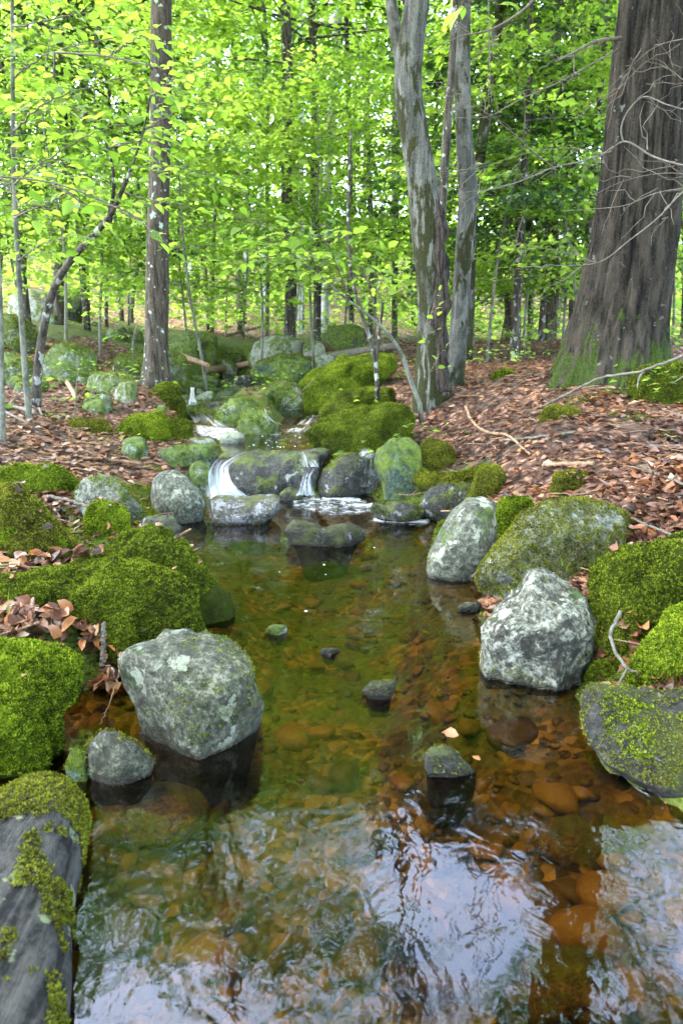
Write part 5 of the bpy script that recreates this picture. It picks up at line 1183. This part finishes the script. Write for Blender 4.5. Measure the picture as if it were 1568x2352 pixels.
# the weathered log in the lower left corner
M['log_wood'] = m_bark('log_wood', (.006, .006, .006), (.062, .058, .054), (34, 5, 34), lichen=(.15, .17, .09), lich=.3, bumpd=.014, rough=.85)
A = onz(78, 1800, .10); B = onz(-80, 2500, .10); dv = nrm(B-A); W = np.array([A-dv*.02, A+dv*.05, (A+B)/2+np.array([-.01, 0, 0]), B, B+dv*.7]); W[:, 2] -= .075
q = spline(W, 60); rad = np.full(60, .106); rad[:3] = [.08, .098, .104]
vv, qq, tt = tube(q, rad, 48, disp=lambda p, th, r: r[:, None]*(.05*fbm(np.stack([np.repeat(p[:, 1], len(th))*5, np.tile(np.cos(th), len(p))*2, np.tile(np.sin(th), len(p))*2], 1), 4, 6) + .03*fbm(np.stack([np.repeat(p[:, 1], len(th))*1.5, np.tile(np.cos(th), len(p))*9, np.tile(np.sin(th), len(p))*9], 1), 3, 8)).reshape(len(p), len(th)))
S = Soup(); S.add(vv, qq, tt); LOG = S.build('fallen_log', M['log_wood'], None, origin=W[0]); tag(LOG, 'thick weathered grey log with a mossy end, in the lower left corner of the pool', 'log')
tri = np.vstack([qq[:, :3], qq[:, [0, 2, 3]], tt])
add_moss(LOG, vv, tri, 70000, .007, 'olive', 89, lambda p, n: (fbm(p*13, 4, 90) + 3.6*sstep(.13, .0, np.linalg.norm(p-A, axis=1)-.06)-.55 + .75*(p[:, 0] > q[np.abs(q[None, :, 1]-p[:, 1:2]).argmin(1), 0]+.02) > .40) & (n[:, 2] > -.3))

# ------------------------------------------------------------------ stream bed: pebbles and sunken stones
rng = np.random.default_rng(71)
PEB = []
for i in range(8):
    v, f = ico(2); v = v*np.array([1, rng.uniform(.6, .9), rng.uniform(.32, .5)]); v = v*(1+.26*fbm(v*1.5+i*9, 3, i))[:, None]
    for _ in range(5):
        nn_ = nrm(rng.normal(0, 1, 3)); e_ = v@nn_-rng.uniform(.3, .6); v = np.where((e_ > 0)[:, None], v-nn_*e_[:, None]*.9, v)
    o = obj('pebble', v, f, M['pebble'], link=False); PEB.append(o.data); bpy.data.objects.remove(o)
n = 3200; y = .55*(4.5/.55)**rng.random(n); x = rng.uniform(-.7, .7, n)*np.minimum(y, 1.7)
h, b, d = terrain(x, y); k = (b > .5) & (d < -.03); x, y, h, d = x[k], y[k], h[k], d[k]
sz = np.exp(rng.normal(math.log(.017), .5, len(x))); sz = np.clip(sz, .006, .06)
big = rng.random(len(x)) < .02; sz[big] = rng.uniform(.05, .11, big.sum())
sz = np.where(h+sz*.6 > -.012, np.maximum(.006, (-.012-h)/.6), sz); P = np.stack([x, y, h+sz*.12], 1); dep = y*CP-(h-CAMP[2])*SP
vis = (abs(x/dep) < .49) & (abs((y*SP+(h-CAMH)*CP)/dep) < .74)
order = np.argsort(-sz/dep*vis)
S = Soup()
for c_, i in enumerate(order):
    rot = rng.uniform(0, 6.28)
    if c_ < 280:
        o = bpy.data.objects.new('pebble', PEB[int(rng.integers(8))]); COL.objects.link(o); o.parent = BED; o.location = P[i]; o.rotation_euler = (rng.normal(0, .15), rng.normal(0, .15), rot); o.scale = (sz[i],)*3
    else:
        v, f = ico(1); v = v*np.array([1, .75, .42])*sz[i]; c, s = math.cos(rot), math.sin(rot)
        S.add(np.stack([v[:, 0]*c-v[:, 1]*s, v[:, 0]*s+v[:, 1]*c, v[:, 2]], 1)+P[i], None, f)
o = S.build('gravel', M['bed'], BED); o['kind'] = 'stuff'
M['sunken'] = m_rock('sunken_stone', (.05, .035, .012), (.14, .10, .035), (.24, .18, .07), moss=.6, mosscol=((.04, .05, .01), (.12, .15, .03)), wet=0)
def sunken(label, px, py, w, hgt, dep=.07, seed=0):
    c = onz(px, py, 0); c = onz(px, py, max(gz(c[0], c[1]), -dep-.05)+.01); v, f = ico(4); rr = np.random.default_rng(seed); s = w/FPX*np.linalg.norm(c-CAMP)*.5
    v = v*np.array([s, s*rr.uniform(.6, .9), hgt]); v = v*(1+.22*fbm(v/s*1.2+seed, 4, seed))[:, None]; v[:, 2] = np.minimum(v[:, 2]+c[2], -.012)-c[2]
    tag(obj('sunken_stone', v+c, f, M['sunken'], None, origin=c), label, 'stone')
sunken('wide flat sunken stone with green film, right of the log end', 310, 1870, 260, .05, seed=1)
sunken('rounded sunken stone in the lower right corner under ripples', 1110, 2150, 150, .075, .05, seed=2)
sunken('broad brown sunken slab near the right edge', 1400, 1940, 240, .05, seed=3)
sunken('orange sunken stone at the bottom centre', 930, 2120, 120, .04, seed=4)
sunken('flat green sunken stone beside the small triangular rock', 1010, 1830, 110, .05, seed=5)
sunken('pale sunken stone next to the small inlet rock', 370, 1690, 70, .03, seed=6)
sunken('brown sunken stone at the bottom right', 1300, 2260, 200, .05, seed=7)
sunken('yellowish sunken cobble in the middle of the foreground pool', 880, 1935, 60, .03, seed=8)
stick('twig', 'sunken mossy stick lying on the bed right of the log', [(px, py, onz(px, py, -.09)[1]) for px, py in ((395,1910),(430,1880),(470,1840))], .007, .006, 'brown_stick', 'twig')

# ------------------------------------------------------------------ falling water and foam
from mathutils.bvhtree import BVHTree
_bv, _bf, _n = [], [], 0
for o, C, sz in ROCKS:
    if 4. < C[1] < 9 and abs(C[0]) < 2:
        me = o.data; vv = np.empty(len(me.vertices)*3, np.float32); me.vertices.foreach_get('co', vv); vv = vv.reshape(-1, 3)+np.array(o.location)
        ff = np.array([p.vertices[:] for p in me.polygons]); _bv.append(vv); _bf.append(ff+_n); _n += len(vv)
BVH = BVHTree.FromPolygons(np.concatenate(_bv).tolist(), np.concatenate(_bf).tolist())
def fall(label, lines, nu=30, nv=44, seed=0, fa=(0.0, .12), off=.018):
    """a skin of water over the rocks: lines = cross sections from lip to foot, each ((px,py,Y),(px,py,Y)); it hugs whatever rock is in front"""
    A = np.array([at(*l[0]) for l in lines]); B = np.array([at(*l[1]) for l in lines]); A, B = spline(A, nv), spline(B, nv)
    u, v = np.linspace(0, 1, nu), np.linspace(0, 1, nv)
    p = A[:, None]+(B-A)[:, None]*u[None, :, None]; dist = np.linalg.norm(p-CAMP, axis=2)
    dr = (p-CAMP)/dist[..., None]; hit = dist.copy()
    for i in range(nv):
        for j in range(nu):
            h = BVH.ray_cast(Vector(CAMP), Vector(dr[i, j]), dist[i, j]+.25)
            if h[0] is not None and h[3] > dist[i, j]-.5: hit[i, j] = h[3]
    for _ in range(10):       # water bridges the roughness of the stone
        g = np.pad(hit, 1, mode='edge'); sm = (g[:-2, 1:-1]+g[2:, 1:-1]+g[1:-1, :-2]+g[1:-1, 2:])/4; hit = np.minimum(hit, sm)
    p = CAMP+dr*(hit-off)[..., None]
    U, V = np.meshgrid(u, v); uu, vv = U.ravel(), V.ravel(); p = p.reshape(-1, 3)
    p += .005*np.stack([fbm(np.stack([uu*9, vv*2, 0*uu], 1)+seed+i*7, 2, i) for i in range(3)], 1)
    i = np.arange(nu*nv).reshape(nv, nu); q = np.stack([i[:-1, :-1], i[:-1, 1:], i[1:, 1:], i[1:, :-1]], -1).reshape(-1, 4)
    edge = np.minimum(uu, 1-uu)+.06*fbm(np.stack([uu*0+seed, vv*5, uu*0], 1), 2, 3)
    fav = np.interp(vv, np.linspace(0, 1, len(fa)), fa) - .4*sstep(.24, 0, edge)
    ob = obj('falling_water', p, q, M['fall'], None, {'fu': uu+seed, 'fv': vv, 'fa': fav}, origin=A[0]); tag(ob, label, 'waterfall'); return ob
L = lambda px, py, z: onz(px, py, z)
fall('main white chute pouring past the left end of the waterfall ledge', [((530,1030,4.95),(600,1030,4.95)),((498,1044,4.85),(575,1042,4.85)),((476,1075,4.75),(530,1072,4.75)),((470,1110,4.65),(540,1108,4.65)),((468,1142,4.56),(580,1142,4.56))], fa=(-.22, -.05, .1, .2, .3))
fall('thin second fall dropping at the right end of the ledge, upper step', [((682,1030,4.9),(718,1030,4.9)),((686,1046,4.8),(722,1046,4.8)),((690,1072,4.75),(738,1072,4.75))], seed=3, fa=(-.25, -.03, .04))
fall('thin second fall at the right end of the ledge, lower step', [((684,1076,4.7),(740,1074,4.7)),((688,1095,4.6),(722,1095,4.6)),((678,1138,4.52),(726,1138,4.52))], seed=5, fa=(-.12, .05, .2))
fall('sheet of wet water slipping over the pale rock beside the green boulder', [((826,1036,4.85),(864,1040,4.85)),((822,1118,4.55),(852,1122,4.55))], seed=7, fa=(-.2, -.02))
_o = lambda p: (p[0], p[1], onC(p[0], p[1])[1])
_b = lambda p: (p[0], p[1], onz(p[0], p[1], .255)[1])
fall('broken white rapid entering the upper pool from the left', [(_o((418,948)),_o((498,952))), (_b((428,966)),_b((512,964))), (_b((450,992)),_b((560,986)))], seed=9, fa=(.02, .18, .12), off=.02)
fall('small rapid entering the upper pool on the right of the mossy rocks', [(_o((690,958)),_o((745,952))), (_b((670,972)),_b((735,970))), (_b((640,990)),_b((715,992)))], seed=11, fa=(-.02, .06, .0), off=.02)
fall('tiny white trickle beside the round grey cobble', [((436,890,7.9),(448,890,7.9)),((430,930,7.5),(454,930,7.5))], 12, 14, seed=13, fa=(.1, .25))
def foam(label, poly, z, fa, step=.012, soft=.05):
    P = np.array([L(x, y, z)[:2] for x, y in poly]); x0, y0 = P.min(0)-.03; x1, y1 = P.max(0)+.03
    A_, B_ = np.meshgrid(np.arange(x0, x1, step), np.arange(y0, y1, step)); a, b = A_.ravel(), B_.ravel(); s = sdist(P, a, b)
    i = np.arange(len(a)).reshape(A_.shape); q = np.stack([i[:-1, :-1], i[:-1, 1:], i[1:, 1:], i[1:, :-1]], -1).reshape(-1, 4); q = q[(s[q] < .02).all(1)]
    if not len(q): return
    u, inv = np.unique(q, return_inverse=True)
    o = obj('foam', np.stack([a[u], b[u], np.full(len(u), z+.006)+.003*fbm(np.stack([a[u]*20, b[u]*20, 0*u], 1), 2, 1)], 1), inv.reshape(-1, 4), M['foam'], None, {'fa': fa-.4*sstep(-soft, .02, s[u])}); tag(o, label, 'foam', kind='stuff')
foam('white foam at the foot of the main chute', [(480,1120),(560,1118),(610,1135),(590,1150),(480,1148)], 0, .28)
foam('foam streaks drifting from the second fall', [(660,1125),(740,1128),(850,1150),(870,1180),(760,1190),(660,1165)], 0, .0)
foam('foam rim along the mossy rock below the green boulder', [(850,1188),(920,1194),(985,1192),(985,1204),(900,1203),(850,1198)], 0, .26, .008)
foam('foam line under the round mossy rock', [(735,1138),(800,1140),(840,1150),(800,1156),(735,1148)], 0, .22, .008)
foam('thin foam line between the round rock and the low mossy rock', [(800,1158),(870,1156),(880,1165),(810,1168)], 0, .22, .008)
foam('thin white rim of bubbles along the wide dark rock', [(1322,1600),(1332,1650),(1350,1700),(1392,1760),(1450,1800),(1520,1850),(1600,1920),(1590,1935),(1510,1865),(1440,1812),(1380,1768),(1336,1705),(1320,1650)], 0, -.06, .005, .012)
foam('frothy water in the upper left pool', [(440,975),(540,985),(570,1000),(500,1012),(450,1000)], .25, .05)
foam('bubbles on the upper pool', [(590,985),(720,985),(740,1015),(600,1025)], .25, -.12)
# bubble dots on the upper pool and pool
rng = np.random.default_rng(5); S = Soup(); v, f = ico(2)
for i in range(40):
    c = L(rng.uniform(570, 740), rng.uniform(985, 1028), .25) if i < 34 else L(rng.uniform(600, 900), rng.uniform(1195, 1420), 0)
    S.add(v*rng.uniform(.003, .008)*np.array([1, 1, .6])+c, None, f, fa=1.)
tag(S.build('foam_bubbles', M['foam'], None), kind='stuff')

# ------------------------------------------------------------------ small green plants
def grass_tuft(label, spots, seed, hh=.05):
    rng = np.random.default_rng(seed); S = Soup()
    for px, py, Y in spots:
        c = at(px, py, Y)
        for k in range(3):
            a = rng.uniform(0, 6.28); l = hh*rng.uniform(.6, 1.3); s = np.linspace(0, 1, 5); d = np.array([math.cos(a), math.sin(a), 0]); w = np.array([-d[1], d[0], 0])*.0022
            m = c+d*(s**2*l*.5)[:, None]+np.array([0, 0, 1])*(s*l)[:, None]
            vv = np.vstack([m-w*(1-s)[:, None], m+w*(1-s)[:, None]]); i = np.arange(4); S.add(vv, np.stack([i, i+1, i+6, i+5], 1), rnd=.7)
    o = S.build('grass_sprig', M['beech_leaf'], None, origin=at(*spots[0])); tag(o, label, 'grass'); return o
grass_tuft('thin grass blades on the wide moss mound', [(200,1310,2.3),(260,1325,2.28),(330,1360,2.2)], 1)
grass_tuft('grass blades at the left edge behind the leaf heap', [(8,1450,1.95),(20,1420,2.)], 2, .09)
grass_tuft('grass blade in the moss of the dark tipped mound', [(375,1245,2.6)], 3, .06)
grass_tuft('grass blades at the foot of the olive boulder', [(1290,1300,2.4),(1300,1310,2.4)], 4, .05)
near_sapling('low seedling with bright leaves by the left boulders', [[(215,905,6.2,3),(220,880,6.2,2),(228,865,6.2,2)]], [([(220,880,6.2),(250,862,6.2),(270,858,6.2)],3,.12)], 310, nobj=20, size=.06)
near_sapling('seedling with bright leaves at the foot of the far slope left of the lichen trunk', [[(305,800,8.2,4),(308,770,8.2,3),(315,745,8.2,2)]], [([(308,770,8.2),(325,755,8.2),(350,750,8.2)],4,.2),([(308,775,8.2),(290,765,8.2),(270,765,8.2)],4,.2)], 311, nobj=30, size=.09)
near_sapling('small seedling on the right litter behind the twin trunks', [[(1205,805,9.,3),(1205,780,9.,2),(1210,760,9.,2)]], [([(1205,780,9.),(1180,765,9.),(1170,760,9.)],4,.25),([(1205,775,9.),(1235,760,9.),(1250,755,9.)],4,.25)], 312, nobj=30, size=.09)

# fine twigs in the litter and small green seedlings, beyond counting
rng = np.random.default_rng(91); x, y, r = scatter(900, 1.8, 16, 92); h, b, d = terrain(x, y); k = (b < .5) & (d > .1); S = Soup()
for i in np.flatnonzero(k):
    a = rng.uniform(0, 6.28); l = rng.uniform(.08, .35); t = np.linspace(-.5, .5, 5)
    q = np.stack([x[i]+math.cos(a)*t*l, y[i]+math.sin(a)*t*l, h[i]+.018+rng.normal(0, .006, 5)], 1); S.add(*tube(q, np.linspace(.0035, .0015, 5)*rng.uniform(.6, 1.6), 4, cap=False)[:2])
tag(S.build('twig_litter', M['brown_stick'], None), kind='stuff')
x, y, r = scatter(900, 4.2, 28, 93); h, b, d = terrain(x, y); k = np.flatnonzero((b < .5) & (d > .1) & ((y > 7) | (rng.random(900) < .15)))
P, D, N_, S_ = [], [], [], []
for i in k:
    hh = rng.uniform(.05, .35)
    for j in range(int(rng.integers(4, 12))):
        a = rng.uniform(0, 6.28); P.append([x[i]+rng.normal(0, .05+.25*hh), y[i]+rng.normal(0, .05+.25*hh), h[i]+hh*rng.uniform(.5, 1)]); D.append([math.cos(a), math.sin(a), -.1]); N_.append(np.array([0, 0, 1.])+rng.normal(0, .35, 3)); S_.append(rng.uniform(.04, .085))
for i in range(800):       # taller brush on the far slopes
    yy = rng.uniform(13, 42); xx = rng.uniform(-.68, .68)*yy; zz = gz(xx, yy) if i % 4 == 0 else float(bank(np.array([xx]), np.array([yy]))[0]); hh = rng.uniform(.3, 1.3)
    for j in range(16):
        a = rng.uniform(0, 6.28); P.append([xx+rng.normal(0, .35), yy+rng.normal(0, .35), zz+hh*rng.uniform(.3, 1)]); D.append([math.cos(a), math.sin(a), -.1]); N_.append(np.array([0, 0, 1.])+rng.normal(0, .5, 3)); S_.append(rng.uniform(.10, .22))
v, f, rr = stamp(LPROTO['mid'], np.array(P), np.array(D), np.array(N_), np.array(S_), rng.random(len(P)))
tag(obj('ground_foliage', v, f, M['far_leaf'], None, {'rnd': rr}, smooth=False), kind='stuff')
